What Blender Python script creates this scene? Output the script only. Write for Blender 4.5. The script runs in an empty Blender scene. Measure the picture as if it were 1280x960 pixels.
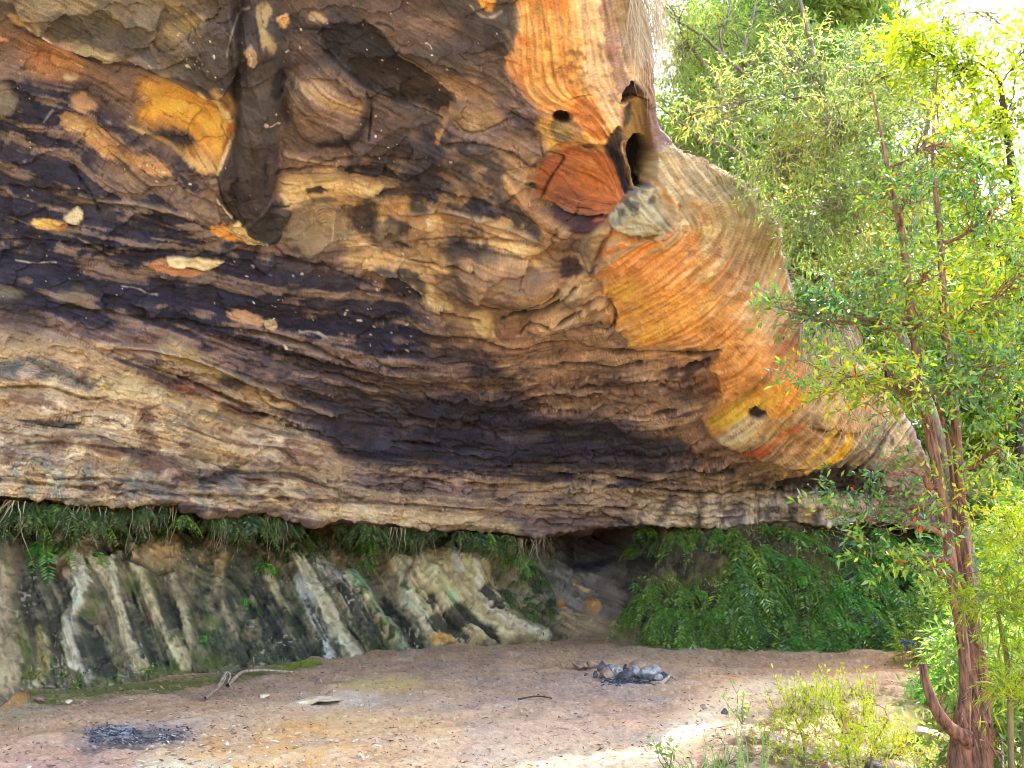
import bpy, bmesh, math, random
import numpy as np
from mathutils import Vector
random.seed(7)
RNG = np.random.default_rng(11)
scene = bpy.context.scene
col = scene.collection

# ------------------------------------------------------------------ survey of the place
# camera station 1.6 m above the cave floor, looking +Y and tilted up
F, CXP, CYP = 1000.0, 640.0, 480.0
PITCH = math.radians(14.3)
CP, SP = math.cos(PITCH), math.sin(PITCH)
EYE = 1.6

def ray(x, y):
    r = (x - CXP) / F
    u = (CYP - y) / F
    return r, CP - u * SP, SP + u * CP

def at(x, y, Y):
    """bearing (x,y) at forward distance Y -> world point"""
    dx, dy, dz = ray(x, y)
    t = Y / dy
    return np.stack([dx * t, np.broadcast_to(dy * t, np.shape(dx * t)), EYE + dz * t], -1)

def atg(x, y, z=0.0):
    dx, dy, dz = ray(x, y)
    t = (z - EYE) / dz
    return Vector((dx * t, dy * t, z))

def bearing(p):
    """world point(s) -> bearing"""
    X, Y, Z = p[..., 0], p[..., 1], p[..., 2] - EYE
    fw = Y * CP + Z * SP
    up = -Y * SP + Z * CP
    fw = np.maximum(fw, 0.05)
    return CXP + F * X / fw, CYP - F * up / fw

# ------------------------------------------------------------------ noise
_T = np.random.default_rng(3).random((8, 256, 256)).astype(np.float32)
def vn2(x, y, seed=0):
    xi = np.floor(x); yi = np.floor(y)
    fx = (x - xi).astype(np.float32); fy = (y - yi).astype(np.float32)
    fx = fx * fx * (3 - 2 * fx); fy = fy * fy * (3 - 2 * fy)
    k = seed & 7
    ox, oy = (seed * 37) & 255, (seed * 91) & 255
    a = (xi.astype(np.int32) + ox) & 255; b = (yi.astype(np.int32) + oy) & 255
    a1 = (a + 1) & 255; b1 = (b + 1) & 255
    t = _T[k]
    v = (t[b, a] * (1 - fx) + t[b, a1] * fx) * (1 - fy) + (t[b1, a] * (1 - fx) + t[b1, a1] * fx) * fy
    return v * 2 - 1
def fbm2(x, y, seed=0, octv=4, gain=.5):
    s = 0; a = 1; n = 0
    for o in range(octv):
        s = s + a * vn2(x * 2 ** o + 17.3 * o, y * 2 ** o - 9.1 * o, seed + o * 5)
        n += a; a *= gain
    return s / n * 1.5
def worley(x, y, seed=0):
    """F1, F2, cell random, offset to centre"""
    xi = np.floor(x).astype(np.int32); yi = np.floor(y).astype(np.int32)
    f1 = np.full(x.shape, 9., np.float32); f2 = f1.copy()
    rid = np.zeros(x.shape, np.float32); rid2 = rid.copy(); ddx = rid.copy(); ddy = rid.copy()
    t1, t2, t3, t4 = _T[seed & 7], _T[(seed + 1) & 7], _T[(seed + 2) & 7], _T[(seed + 3) & 7]
    for j in (-1, 0, 1):
        for i in (-1, 0, 1):
            a = (xi + i + seed * 13) & 255; b = (yi + j + seed * 29) & 255
            px = xi + i + t1[b, a]; py = yi + j + t2[b, a]
            dx = x - px; dy = y - py
            d = np.sqrt(dx * dx + dy * dy)
            m = d < f1
            f2 = np.where(m, f1, np.minimum(f2, d))
            f1 = np.where(m, d, f1)
            rid = np.where(m, t3[b, a], rid); rid2 = np.where(m, t4[b, a], rid2)
            ddx = np.where(m, dx, ddx); ddy = np.where(m, dy, ddy)
    return f1, f2, rid, rid2, ddx, ddy
def sst(a, b, x):
    t = np.clip((x - a) / (b - a), 0, 1)
    return t * t * (3 - 2 * t)
def lin(c):
    c = np.array(c, float) / 255
    return np.where(c <= .04045, c / 12.92, ((c + .055) / 1.055) ** 2.4)

# ------------------------------------------------------------------ polygons on the rock chart
def sdf(X, Y, pts, closed=True):
    """signed distance (negative inside) to a polygon, or distance to a polyline; also the nearest point"""
    pts = np.asarray(pts, float); n = len(pts)
    best = np.full(X.shape, 1e9); nx = np.zeros(X.shape); ny = np.zeros(X.shape)
    ins = np.zeros(X.shape, bool)
    for i in range(n if closed else n - 1):
        ax, ay = pts[i]; bx, by = pts[(i + 1) % n]
        ex, ey = bx - ax, by - ay
        t = np.clip(((X - ax) * ex + (Y - ay) * ey) / (ex * ex + ey * ey + 1e-9), 0, 1)
        qx = ax + t * ex; qy = ay + t * ey
        d = (X - qx) ** 2 + (Y - qy) ** 2
        m = d < best
        best = np.where(m, d, best); nx = np.where(m, qx, nx); ny = np.where(m, qy, ny)
        if closed:
            c = ((ay > Y) != (by > Y)) & (X < (bx - ax) * (Y - ay) / (by - ay + 1e-12) + ax)
            ins ^= c
    d = np.sqrt(best)
    return np.where(ins, -d, d), nx, ny

def smooth_pts(pts, closed=True, it=2):
    p = [tuple(q) for q in pts]
    for _ in range(it):
        q = [] if closed else [p[0]]
        n = len(p)
        for i in range(n if closed else n - 1):
            a, b = p[i], p[(i + 1) % n]
            q.append((a[0] * .75 + b[0] * .25, a[1] * .75 + b[1] * .25))
            q.append((a[0] * .25 + b[0] * .75, a[1] * .25 + b[1] * .75))
        if not closed: q.append(p[-1])
        p = q
    return p

class Chart:
    """colour and relief of a rock surface, kept per point of its chart"""
    def __init__(s, X, Y, flow, base, seed=1):
        s.X, s.Y = X, Y
        s.rgb = np.empty(X.shape + (3,)); s.rgb[:] = lin(base)
        s.h = np.zeros(X.shape)
        fl = np.array([(a, b, math.cos(2 * math.radians(c)), math.sin(2 * math.radians(c))) for a, b, c in flow])
        gx, gy = np.meshgrid(np.arange(-900, 1500, 12.), np.arange(-500, 1200, 12.))
        w = 1 / (((gx[..., None] - fl[:, 0]) ** 2 + (gy[..., None] - fl[:, 1]) ** 2) + 60) ** 1.6
        ws = w.sum(-1)
        ang = .5 * np.arctan2((w * fl[:, 3]).sum(-1) / ws, (w * fl[:, 2]).sum(-1) / ws)
        s.c2, s.s2 = np.cos(2 * ang), np.sin(2 * ang)
        # irregular edges
        s.j1 = fbm2(X / 26, Y / 26, seed, 5, .6)
        s.j2 = fbm2(X / 7, Y / 7, seed + 3, 3, .6)
        s.st = s.streak(2.6, 60, 16, seed + 1)       # fine fibres
        s.st2 = s.streak(7, 150, 18, seed + 2)        # broad streaks
        s.st3 = s.streak(16, 260, 18, seed + 4)
    def direc(s, px, py):
        u = (px + 900) / 12; v = (py + 500) / 12
        ui = np.clip(u.astype(np.int32), 0, s.c2.shape[1] - 2); vi = np.clip(v.astype(np.int32), 0, s.c2.shape[0] - 2)
        fu = np.clip(u - ui, 0, 1); fv = np.clip(v - vi, 0, 1)
        def bl(t): return (t[vi, ui] * (1 - fu) + t[vi, ui + 1] * fu) * (1 - fv) + (t[vi + 1, ui] * (1 - fu) + t[vi + 1, ui + 1] * fu) * fv
        a = .5 * np.arctan2(bl(s.s2), bl(s.c2))
        return np.cos(a), np.sin(a)
    def streak(s, cell, length, n, seed):
        acc = vn2(s.X / cell, s.Y / cell, seed)
        for sg in (1, -1):
            px, py = s.X.copy(), s.Y.copy()
            ldx, ldy = s.direc(px, py); ldx = ldx * sg; ldy = ldy * sg
            for k in range(n // 2):
                dx, dy = s.direc(px, py)
                f = np.where(dx * ldx + dy * ldy < 0, -1, 1)
                dx = dx * f; dy = dy * f
                ldx, ldy = dx, dy
                px = px + dx * length / n; py = py + dy * length / n
                acc = acc + vn2(px / cell, py / cell, seed)
        return acc / acc.std()
    def box(s, pts, m):
        p = np.asarray(pts, float)
        x0, x1, y0, y1 = p[:, 0].min() - m, p[:, 0].max() + m, p[:, 1].min() - m, p[:, 1].max() + m
        ax = s.X[0]; ay = s.Y[:, 0]
        i0, i1 = np.searchsorted(ax, x0), np.searchsorted(ax, x1)
        j0, j1 = np.searchsorted(ay, y0), np.searchsorted(ay, y1)
        return (slice(j0, j1), slice(i0, i1))
    def mask(s, pts, soft, jit, streak, closed=True, w=0):
        b = s.box(pts, w + soft * 1.5 + jit * 2 + streak * 3 + 4)
        if b[0].stop - b[0].start < 1 or b[1].stop - b[1].start < 1: return None, None
        ext = float(np.ptp(np.asarray(pts, float), axis=0).max())
        small = closed and ext < 60
        sp = smooth_pts(pts, closed, 1)
        d, _, _ = sdf(s.X[b], s.Y[b], sp, closed)
        if small: jit = max(jit, 2.2)
        d = d - w + s.j1[b] * jit + s.j2[b] * jit * (.9 if small else .5) + s.st2[b] * streak * .6 + s.st[b] * streak * .5
        return b, 1 - sst(-soft, soft, d)
    def P(s, c, pts, soft=3, jit=4, streak=0, op=1., h=0):
        b, m = s.mask(pts, soft, jit, streak)
        if b is None: return
        if c is not None:
            k = (m * op)[..., None]
            s.rgb[b] = s.rgb[b] * (1 - k) + lin(c) * k
        if h: s.h[b] += h * m
    def S(s, c, pts, w=1.5, soft=1.2, jit=1.5, op=1., h=0):
        b, m = s.mask(pts, soft, jit, 0, False, w)
        if b is None: return
        if c is not None:
            k = (m * op)[..., None]
            s.rgb[b] = s.rgb[b] * (1 - k) + lin(c) * k
        if h: s.h[b] += h * m
    def E(s, cx, cy, rx, ry, ang, h, c=None, op=1, soft=.25, p=1.0, jit=.06):
        """ellipsoidal hollow (h<0) or boss (h>0), sharper with small p"""
        R = max(rx, ry) * 1.25
        b = s.box([(cx - R, cy - R), (cx + R, cy + R)], 0)
        a = math.radians(ang); dx = s.X[b] - cx; dy = s.Y[b] - cy
        u = (dx * math.cos(a) + dy * math.sin(a)) / rx; v = (-dx * math.sin(a) + dy * math.cos(a)) / ry
        r2 = u * u + v * v + s.j1[b] * jit
        s.h[b] += h * np.clip(1 - r2, 0, 1) ** p
        if c is not None:
            k = ((1 - sst(1 - soft, 1 + soft, r2)) * op)[..., None]
            s.rgb[b] = s.rgb[b] * (1 - k) + lin(c) * k
    def blotch(s, c, pts, soft, amount, cell=20, seed=5, streaky=1., op=1., asp=1.):
        """patchy stain inside a zone"""
        b, m = s.mask(pts, soft, soft * .3, 0)
        if b is None: return
        n = fbm2(s.X[b] / cell / asp, s.Y[b] / cell, seed, 4) * 1.2 + (s.st2[b] * .38 + s.st[b] * .14 + s.st3[b] * .32) * streaky
        k = (m * sst(-.45, .55, n - (.5 - amount) * 2.4) * op)[..., None]
        s.rgb[b] = s.rgb[b] * (1 - k) + lin(c) * k
    def specks(s, c, n, region, size=(.8, 2.), seed=1, el=1.6):
        rg = np.random.default_rng(seed)
        reg = np.array(region, float)
        x0, y0 = reg.min(0); x1, y1 = reg.max(0)
        k = 0; tries = 0
        while k < n and tries < n * 20:
            tries += 1
            x = rg.uniform(x0, x1); y = rg.uniform(y0, y1)
            d, _, _ = sdf(np.array([x]), np.array([y]), reg)
            if d[0] > 0: continue
            k += 1
            r = rg.uniform(*size) * (1 + 1.2 * (rg.random() < .12)); e = rg.uniform(1, el)
            dx, dy = s.direc(np.array([x]), np.array([y])); a = math.degrees(math.atan2(dy[0], dx[0])) + rg.normal(0, 25)
            s.E(x, y, r * e, r, a, 0, c, rg.uniform(.5, 1), .5)

def grid_mesh(name, P3, keep, rgb, mat, smooth=True):
    ny, nx = P3.shape[:2]
    idx = -np.ones((ny, nx), np.int64)
    q = keep[:-1, :-1] & keep[1:, :-1] & keep[:-1, 1:] & keep[1:, 1:]
    use = np.zeros((ny, nx), bool)
    use[:-1, :-1] |= q; use[1:, :-1] |= q; use[:-1, 1:] |= q; use[1:, 1:] |= q
    idx[use] = np.arange(use.sum())
    A, B, C, D = idx[:-1, :-1][q], idx[:-1, 1:][q], idx[1:, 1:][q], idx[1:, :-1][q]
    faces = np.stack([A, D, C, B], -1)
    me = bpy.data.meshes.new(name)
    co = P3[use].astype(np.float32)
    me.vertices.add(len(co)); me.vertices.foreach_set('co', co.ravel())
    me.loops.add(faces.size); me.loops.foreach_set('vertex_index', faces.ravel().astype(np.int32))
    me.polygons.add(len(faces)); me.polygons.foreach_set('loop_start', (np.arange(len(faces)) * 4).astype(np.int32))
    me.update(calc_edges=True)
    me.polygons.foreach_set('use_smooth', np.full(len(faces), smooth))
    if rgb is not None:
        at_ = me.attributes.new('stain', 'FLOAT_COLOR', 'POINT')  # carries stains together with painted shade and highlights
        c4 = np.ones((len(co), 4), np.float32); c4[:, :3] = rgb[use]
        at_.data.foreach_set('color', c4.ravel())
    me.materials.append(mat)
    o = bpy.data.objects.new(name, me); col.objects.link(o)
    return o

def soup(name, verts, faces, mat, parent=None, smooth=False, attr=None):
    """mesh object from numpy vertices and equal-sized faces"""
    verts = np.asarray(verts, np.float32); faces = np.asarray(faces, np.int32)
    me = bpy.data.meshes.new(name)
    me.vertices.add(len(verts)); me.vertices.foreach_set('co', verts.ravel())
    me.loops.add(faces.size); me.loops.foreach_set('vertex_index', faces.ravel())
    me.polygons.add(len(faces)); me.polygons.foreach_set('loop_start', (np.arange(len(faces)) * faces.shape[1]).astype(np.int32))
    me.update(calc_edges=True)
    if smooth: me.polygons.foreach_set('use_smooth', np.full(len(faces), True))
    if attr is not None:
        a = me.attributes.new('tint', 'FLOAT', 'POINT'); a.data.foreach_set('value', np.asarray(attr, np.float32))
    if mat: me.materials.append(mat)
    o = bpy.data.objects.new(name, me); col.objects.link(o)
    if parent: o.parent = parent
    return o

def tag(o, label=None, cat=None, group=None, kind=None):
    if label: o['label'] = label
    if cat: o['category'] = cat
    if group: o['group'] = group
    if kind: o['kind'] = kind
    return o
def empty(name, loc=(0, 0, 0), rz=0):
    o = bpy.data.objects.new(name, None); col.objects.link(o)
    o.location = loc; o.rotation_euler = (0, 0, rz); o.empty_display_size = .2
    return o

# ------------------------------------------------------------------ materials
def mat_new(name):
    m = bpy.data.materials.new(name); m.use_nodes = True
    nt = m.node_tree; nt.nodes.clear()
    out = nt.nodes.new('ShaderNodeOutputMaterial')
    return m, nt, out
def rock_mat(name, bump=.35, scale=9., rough=.85, var=.3, aniso=(1, 1, 2.2), sat=1.):
    m, nt, out = mat_new(name)
    N, L = nt.nodes.new, nt.links.new
    b = N('ShaderNodeBsdfPrincipled'); L(b.outputs[0], out.inputs[0])
    b.inputs['Roughness'].default_value = rough
    b.inputs['Specular IOR Level'].default_value = .25
    a = N('ShaderNodeAttribute'); a.attribute_name = 'stain'
    tc = N('ShaderNodeTexCoord'); mp = N('ShaderNodeMapping'); mp.inputs['Scale'].default_value = aniso
    L(tc.outputs['Object'], mp.inputs['Vector'])
    n1 = N('ShaderNodeTexNoise'); n1.inputs['Scale'].default_value = scale; n1.inputs['Detail'].default_value = 8; n1.inputs['Roughness'].default_value = .65
    n2 = N('ShaderNodeTexNoise'); n2.inputs['Scale'].default_value = scale * 5; n2.inputs['Detail'].default_value = 6; n2.inputs['Roughness'].default_value = .7
    L(mp.outputs[0], n1.inputs['Vector']); L(mp.outputs[0], n2.inputs['Vector'])
    mr = N('ShaderNodeMapRange'); L(n2.outputs['Fac'], mr.inputs['Value'])
    mr.inputs['From Min'].default_value = .3; mr.inputs['From Max'].default_value = .7
    mr.inputs['To Min'].default_value = 1 - var; mr.inputs['To Max'].default_value = 1 + var
    vm = N('ShaderNodeVectorMath'); vm.operation = 'SCALE'
    L(a.outputs['Color'], vm.inputs[0]); L(mr.outputs[0], vm.inputs['Scale'])
    L(vm.outputs[0], b.inputs['Base Color'])
    ad = N('ShaderNodeMath'); ad.operation = 'MULTIPLY_ADD'; L(n2.outputs['Fac'], ad.inputs[0]); ad.inputs[1].default_value = .35; L(n1.outputs['Fac'], ad.inputs[2])
    bp = N('ShaderNodeBump'); bp.inputs['Strength'].default_value = bump; bp.inputs['Distance'].default_value = .08
    L(ad.outputs[0], bp.inputs['Height']); L(bp.outputs[0], b.inputs['Normal'])
    return m
# ================================================================== the sandstone overhang
K = (40, 38, 57); D = (82, 74, 76); DB = (62, 50, 50); B = (118, 92, 76); M = (138, 110, 100); T = (186, 146, 102); L_ = (220, 180, 126)
C = (244, 214, 156); O = (226, 158, 88); R = (184, 108, 74); YO = (252, 190, 62); G = (150, 136, 108); W = (222, 214, 204); PK = (206, 166, 146)
OG = (112, 102, 88); RB = (150, 88, 62); OR = (228, 140, 76); SL = (64, 60, 74)
LIP = [(815, -260), (808, -120), (800, -40), (798, 0), (806, 60), (812, 110), (822, 160), (850, 190), (900, 214), (934, 236), (955, 268), (972, 300), (985, 345), (1000, 392),
       (1040, 432), (1082, 462), (1110, 496), (1132, 530), (1152, 562), (1166, 596), (1168, 640), (1168, 661)]
LEDGE = [(1168, 661), (1100, 657), (1020, 655), (925, 655), (905, 662), (860, 658), (800, 657), (755, 660), (700, 664), (655, 672), (640, 668), (600, 663), (540, 660), (480, 656), (430, 650), (400, 655), (370, 652), (330, 640), (280, 644), (228, 640), (222, 632), (180, 630), (120, 632), (60, 626), (0, 622), (-120, 616), (-900, 590)]
ROOF_POLY = LIP + LEDGE[1:] + [(-900, -260)]
YC = [(-900, -260, 4.5), (-500, -200, 6), (-100, -220, 7.2), (300, -240, 7.4), (640, -240, 7.4), (815, -240, 7.6), (-900, 200, 7), (-900, 500, 7.5), (-900, 600, 7.8), (-500, 300, 9.2), (-500, 590, 9.6),
      (0, 0, 9.2), (320, 0, 9.6), (640, 0, 9.8), (800, 0, 9.7), (0, 200, 11), (320, 200, 11.9), (640, 200, 12.2), (725, 235, 12.6), (826, 200, 12.0), (760, 270, 12.2),
      (0, 400, 12.5), (320, 400, 15), (640, 400, 16), (760, 400, 15.4), (860, 340, 13.6), (930, 236, 13.3), (975, 310, 14.2), (1000, 392, 15.6), (930, 430, 15.2), (850, 440, 15.6),
      (0, 520, 13.1), (320, 520, 16.6), (640, 520, 19.4), (880, 520, 18.3), (1000, 520, 17.4), (1100, 500, 17.8),
      (0, 620, 13.3), (200, 635, 15.0), (430, 650, 18.4), (640, 668, 21.4), (760, 660, 22), (905, 660, 22), (1050, 655, 21.3), (1166, 660, 20.4), (640, 600, 21), (900, 600, 21), (1100, 600, 20),
      (1400, 600, 20), (1200, 400, 17), (1100, 200, 14), (1000, 0, 12), (-300, 400, 10.8)]
def tps(pts):
    p = np.array(pts, float); n = len(p)
    s = 300.
    x, y = p[:, 0] / s, p[:, 1] / s
    def phi(r2): return .5 * r2 * np.log(r2 + 1e-9)
    A = np.zeros((n + 3, n + 3))
    A[:n, :n] = phi((x[:, None] - x) ** 2 + (y[:, None] - y) ** 2) + np.eye(n) * .02
    A[:n, n] = 1; A[:n, n + 1] = x; A[:n, n + 2] = y; A[n:, :n] = A[:n, n:].T
    w = np.linalg.solve(A, np.concatenate([p[:, 2], [0, 0, 0]]))
    def f(X, Y):
        X = X / s; Y = Y / s
        r = w[n] + w[n + 1] * X + w[n + 2] * Y
        for i in range(n): r = r + w[i] * phi((X - x[i]) ** 2 + (Y - y[i]) ** 2)
        return r
    return f
roofY = tps(YC)

STEP = 1.3
ax = np.concatenate([np.linspace(-900, -60, 90)[:-1], np.arange(-60, 1240, STEP)])
ay = np.concatenate([np.linspace(-330, -40, 60)[:-1], np.arange(-40, 745, STEP)])
GX, GY = np.meshgrid(ax, ay)
FLOW = [(0, 0, 30), (100, 60, 25), (200, 60, 35), (60, 120, 12), (60, 200, 20), (130, 200, 38), (170, 190, 38), (250, 200, 50), (220, 140, 30), (300, 60, 85), (310, 200, 88), (330, 140, 70), (400, 90, 40), (500, 100, 30), (420, 140, 22), (600, 60, 20),
        (600, 200, 28), (650, 260, 42), (400, 240, -5), (440, 215, 10), (430, 270, -12), (550, 300, 12), (650, 310, 15), (700, 390, -15), (100, 280, 8), (200, 330, 8), (400, 350, 6), (0, 400, 12), (100, 430, 24), (250, 480, 24),
        (400, 500, 14), (60, 530, 8), (200, 570, 16), (350, 600, 5), (500, 470, 6), (600, 520, 4), (700, 470, 0), (800, 500, -6), (880, 470, -10), (650, 600, 3), (1000, 600, -8), (850, 600, 2), (0, 620, 5), (720, 60, 86), (760, 60, 80), (670, 60, 88),
        (790, 120, 62), (700, 150, 20), (720, 240, 10), (740, 265, -5), (690, 240, 35), (775, 215, 72), (800, 180, 80), (850, 240, 50), (830, 205, 60), (900, 240, 55), (930, 300, 100), (960, 330, 105), (880, 330, -45), (800, 330, -35), (850, 400, -28),
        (900, 400, -45), (950, 430, -52), (980, 460, -55), (900, 510, -32), (1000, 520, -48), (1050, 540, -60), (1110, 560, -55), (850, 440, -8), (1060, 590, -60), (900, 640, 85), (1000, 635, 88), (780, 635, 5), (400, 560, 10), (760, 560, -2)]
rf = Chart(GX, GY, FLOW, M, 1)
P, S, E, BL = rf.P, rf.S, rf.E, rf.blotch

# ---- broad mineral zones
P(OG, [(-900, -330), (650, -330), (650, 60), (560, 130), (300, 130), (150, 60), (0, 20), (-900, 0)], 25, 8, 3)
P(D, [(230, -330), (640, -330), (650, 130), (500, 160), (340, 170), (240, 100)], 25, 10, 4)
BL((128, 104, 92), [(350, -60), (640, -60), (640, 180), (380, 180)], 30, .5, 34, 2, .6)
BL((140, 122, 96), [(0, -60), (260, -60), (260, 80), (60, 60)], 20, .38, 22, 3, .6)
P(K, [(-900, 60), (60, 90), (180, 190), (290, 240), (330, 330), (470, 360), (560, 420), (600, 470), (300, 430), (100, 400), (-900, 330)], 22, 8, 6)
P(SL, [(-900, 110), (40, 170), (95, 210), (110, 240), (60, 300), (-900, 300)], 8, 4, 1)
BL((84, 76, 76), [(0, 60), (330, 240), (560, 420), (0, 400)], 20, .42, 24, 4, 1.1)
P(T, [(345, 210), (470, 215), (640, 170), (690, 230), (740, 330), (770, 400), (640, 430), (560, 400), (500, 350), (400, 300)], 16, 8, 5)
BL(L_, [(345, 205), (640, 180), (760, 330), (760, 400), (560, 410), (380, 300)], 14, .42, 26, 9, 1.)
BL(D, [(500, 120), (700, 130), (720, 300), (560, 340), (430, 300)], 20, .5, 26, 12, 1.)
BL(K, [(400, 170), (620, 150), (620, 300), (470, 330)], 20, .3, 30, 14, .8)
# lower left sands
P((196, 160, 112), [(-900, 390), (60, 410), (150, 440), (320, 470), (430, 560), (440, 660), (-900, 640)], 18, 8, 6)
BL((228, 196, 146), [(0, 440), (330, 500), (400, 640), (0, 640)], 14, .45, 22, 17, 1.)
BL((132, 98, 74), [(0, 420), (430, 500), (430, 650), (0, 650)], 14, .4, 26, 21, 1.3)
BL((150, 144, 122), [(0, 560), (300, 590), (300, 640), (0, 640)], 10, .4, 18, 31, .6)
# middle right mauve-tan
P((168, 130, 104), [(430, 470), (600, 400), (780, 400), (890, 440), (900, 480), (880, 540), (960, 560), (980, 620), (600, 620), (430, 560)], 18, 8, 6)
BL((212, 170, 124), [(560, 380), (900, 420), (890, 560), (700, 540), (540, 480)], 14, .4, 14, 23, 1.2, asp=2.)
BL((96, 74, 74), [(430, 430), (900, 420), (930, 560), (430, 560)], 14, .48, 12, 27, 1.3, asp=2.2)
BL((226, 184, 130), [(500, 380), (880, 400), (880, 470), (540, 450)], 12, .33, 12, 43, 1.2, asp=2.2)
# dark waist
P(SL, [(330, 500), (520, 500), (650, 520), (800, 540), (880, 560), (800, 590), (600, 590), (440, 575)], 12, 8, 8, .8)
BL((38, 36, 52), [(380, 490), (560, 490), (700, 525), (860, 545), (860, 590), (640, 600), (440, 590)], 12, .62, 9, 33, 1.4, asp=4)
BL(K, [(300, 390), (600, 420), (600, 470), (330, 480), (220, 440)], 12, .55, 12, 37, 1.3, asp=3)
BL((176, 138, 116), [(430, 400), (600, 440), (640, 500), (480, 490)], 10, .45, 12, 39, 1.2, asp=3)
BL((150, 120, 96), [(400, 570), (900, 590), (980, 640), (400, 650)], 10, .5, 14, 41, 1.2, asp=3)
BL((66, 58, 62), [(620, 560), (1080, 580), (1100, 640), (700, 650)], 10, .4, 12, 45, 1.2, asp=3)
P((206, 174, 126), [(380, 632), (480, 628), (600, 640), (650, 655), (640, 672), (540, 664), (420, 654), (380, 650)], 6, 4, 2)
P((214, 186, 150), [(800, 618), (860, 614), (1090, 622), (1120, 664), (790, 666)], 4, 4, 2)
BL((140, 118, 104), [(800, 618), (1090, 622), (1120, 664), (790, 666)], 4, .4, 9, 51, 1.4)

P(K, [(-900, 60), (30, 104), (120, 108), (170, 150), (150, 200), (250, 250), (340, 310), (440, 336), (480, 380), (560, 420), (620, 450), (600, 478), (430, 450), (300, 420), (100, 398), (-900, 372)], 14, 8, 8, .72)
P((66, 57, 62), [(230, -330), (640, -330), (650, 120), (560, 110), (500, 150), (520, 200), (360, 200), (300, 150), (230, 110)], 20, 10, 5, .62)
P((56, 50, 60), [(480, 150), (640, 200), (680, 260), (600, 250), (520, 230), (460, 210)], 14, 8, 6, .55)
P((50, 46, 60), [(300, 440), (480, 440), (640, 500), (860, 540), (900, 580), (760, 600), (560, 596), (420, 560), (360, 500)], 14, 8, 10, .6)
BL(K, [(0, 60), (330, 240), (640, 440), (640, 600), (300, 520), (0, 400)], 16, .4, 16, 57, 1.5, .7, 2.4)
BL((150, 124, 112), [(0, 60), (330, 240), (600, 440), (560, 500), (300, 470), (0, 400)], 14, .3, 10, 58, 1.5, .75, 2.6)
BL((184, 148, 124), [(620, 396), (800, 400), (900, 450), (890, 550), (760, 530), (640, 480)], 14, .55, 12, 59, 1.2, .8, 2.4)
BL((176, 146, 110), [(360, 575), (640, 590), (1000, 590), (1010, 625), (640, 640), (380, 625)], 8, .5, 8, 60, 1.4, .75, 4)
# ---- slab above the scoop, upper left
SLAB = [(-900, -330), (-900, -60), (15, -10), (28, 30), (52, 46), (95, 64), (142, 73), (170, 72), (208, 94), (235, 112), (268, 124), (288, 110), (300, 60), (290, 0), (290, -330)]
P(None, SLAB, 2.5, 1, 0, h=.45)
S((44, 38, 48), [(20, 34), (52, 54), (95, 72), (142, 82), (176, 82), (208, 102)], 3.5, 4, 1.5, .8)  # dark under the slab's edge is shade painted into the colour
P((70, 64, 62), [(60, 14), (140, 10), (200, 40), (250, 70), (290, 90), (285, 105), (240, 92), (190, 68), (120, 60), (66, 46)], 10, 5, 3, .8)
P((150, 132, 100), [(80, 44), (140, 62), (150, 70), (110, 66), (80, 56)], 5, 3, 2, .8)
P((160, 136, 96), [(215, 22), (255, 8), (262, 18), (232, 40), (196, 56), (190, 48)], 6, 4, 2, .8)
S((246, 226, 180), [(55, 44), (72, 55), (92, 63), (120, 70), (145, 72)], 1.7, 1.2, .5, 1, .03)  # highlight on the slab's lower lip, painted in; next stroke too
S((246, 214, 150), [(172, 74), (190, 86), (207, 93)], 1.7, 1.2, .4, 1, .02)
S((210, 180, 120), [(28, 16), (45, 24), (52, 40)], 3, 3, 2, .5)
# bright pockets upper-left
P((214, 172, 112), [(4, 20), (22, 20), (42, 32), (36, 38), (18, 32)], 2.5, 2, 1)
P((186, 128, 88), [(16, 48), (60, 52), (98, 66), (108, 86), (100, 98), (60, 100), (34, 86), (20, 66)], 7, 4, 3)
P((244, 190, 90), [(48, 60), (66, 64), (82, 70), (72, 71), (52, 66)], 2.5, 1.5, 1.5)
P((232, 160, 120), [(-20, 42), (8, 48), (10, 54), (-20, 54)], 3, 2, 1)
P((200, 150, 112), [(44, 70), (90, 78), (100, 86), (60, 84)], 4, 3, 2, .7)
P((186, 170, 130), [(96, 62), (140, 68), (150, 60), (110, 54)], 5, 3, 2, .7)
S(C, [(88, 78), (96, 82), (102, 86)], .9, .9, .4)
S((226, 200, 150), [(128, 80), (138, 80), (142, 77)], 1, .9, .4, .9)
P((206, 186, 150), [(76, 98), (84, 95), (98, 97), (92, 103), (80, 102)], 1.6, 1.5, 0, .9)
P((178, 132, 92), [(86, 124), (100, 121), (122, 126), (118, 136), (96, 138)], 4, 3, 3)
S((150, 140, 140), [(55, 152), (62, 142), (66, 138)], 1.2, 1.2, .6, .8)
# yellow scoop
E(235, 150, 78, 52, 35, -.45, p=.8)
P((200, 146, 84), [(165, 96), (200, 96), (240, 108), (268, 122), (292, 146), (296, 168), (280, 196), (268, 220), (250, 216), (228, 196), (200, 180), (170, 156), (176, 120)], 6, 4, 3)
P(YO, [(174, 106), (196, 107), (226, 112), (250, 126), (270, 140), (284, 160), (282, 180), (274, 198), (256, 192), (246, 176), (220, 160), (186, 154), (176, 146), (190, 134), (178, 118)], 6, 4, 4)
BL((252, 160, 30), [(180, 106), (250, 126), (284, 160), (274, 198), (246, 176), (200, 156)], 6, .4, 20, 61, .6, .7)
P((196, 116, 50), [(256, 130), (270, 138), (278, 146), (266, 142), (256, 140)], 1.5, 1.5, 1)
P((240, 206, 138), [(240, 104), (262, 118), (276, 136), (292, 152), (290, 160), (276, 154), (272, 140), (256, 124)], 1.5, 1.2, 0, h=.06)
P((204, 150, 70), [(262, 104), (276, 106), (292, 122), (296, 144), (282, 134), (268, 120)], 4, 3, 2, .85)
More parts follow.
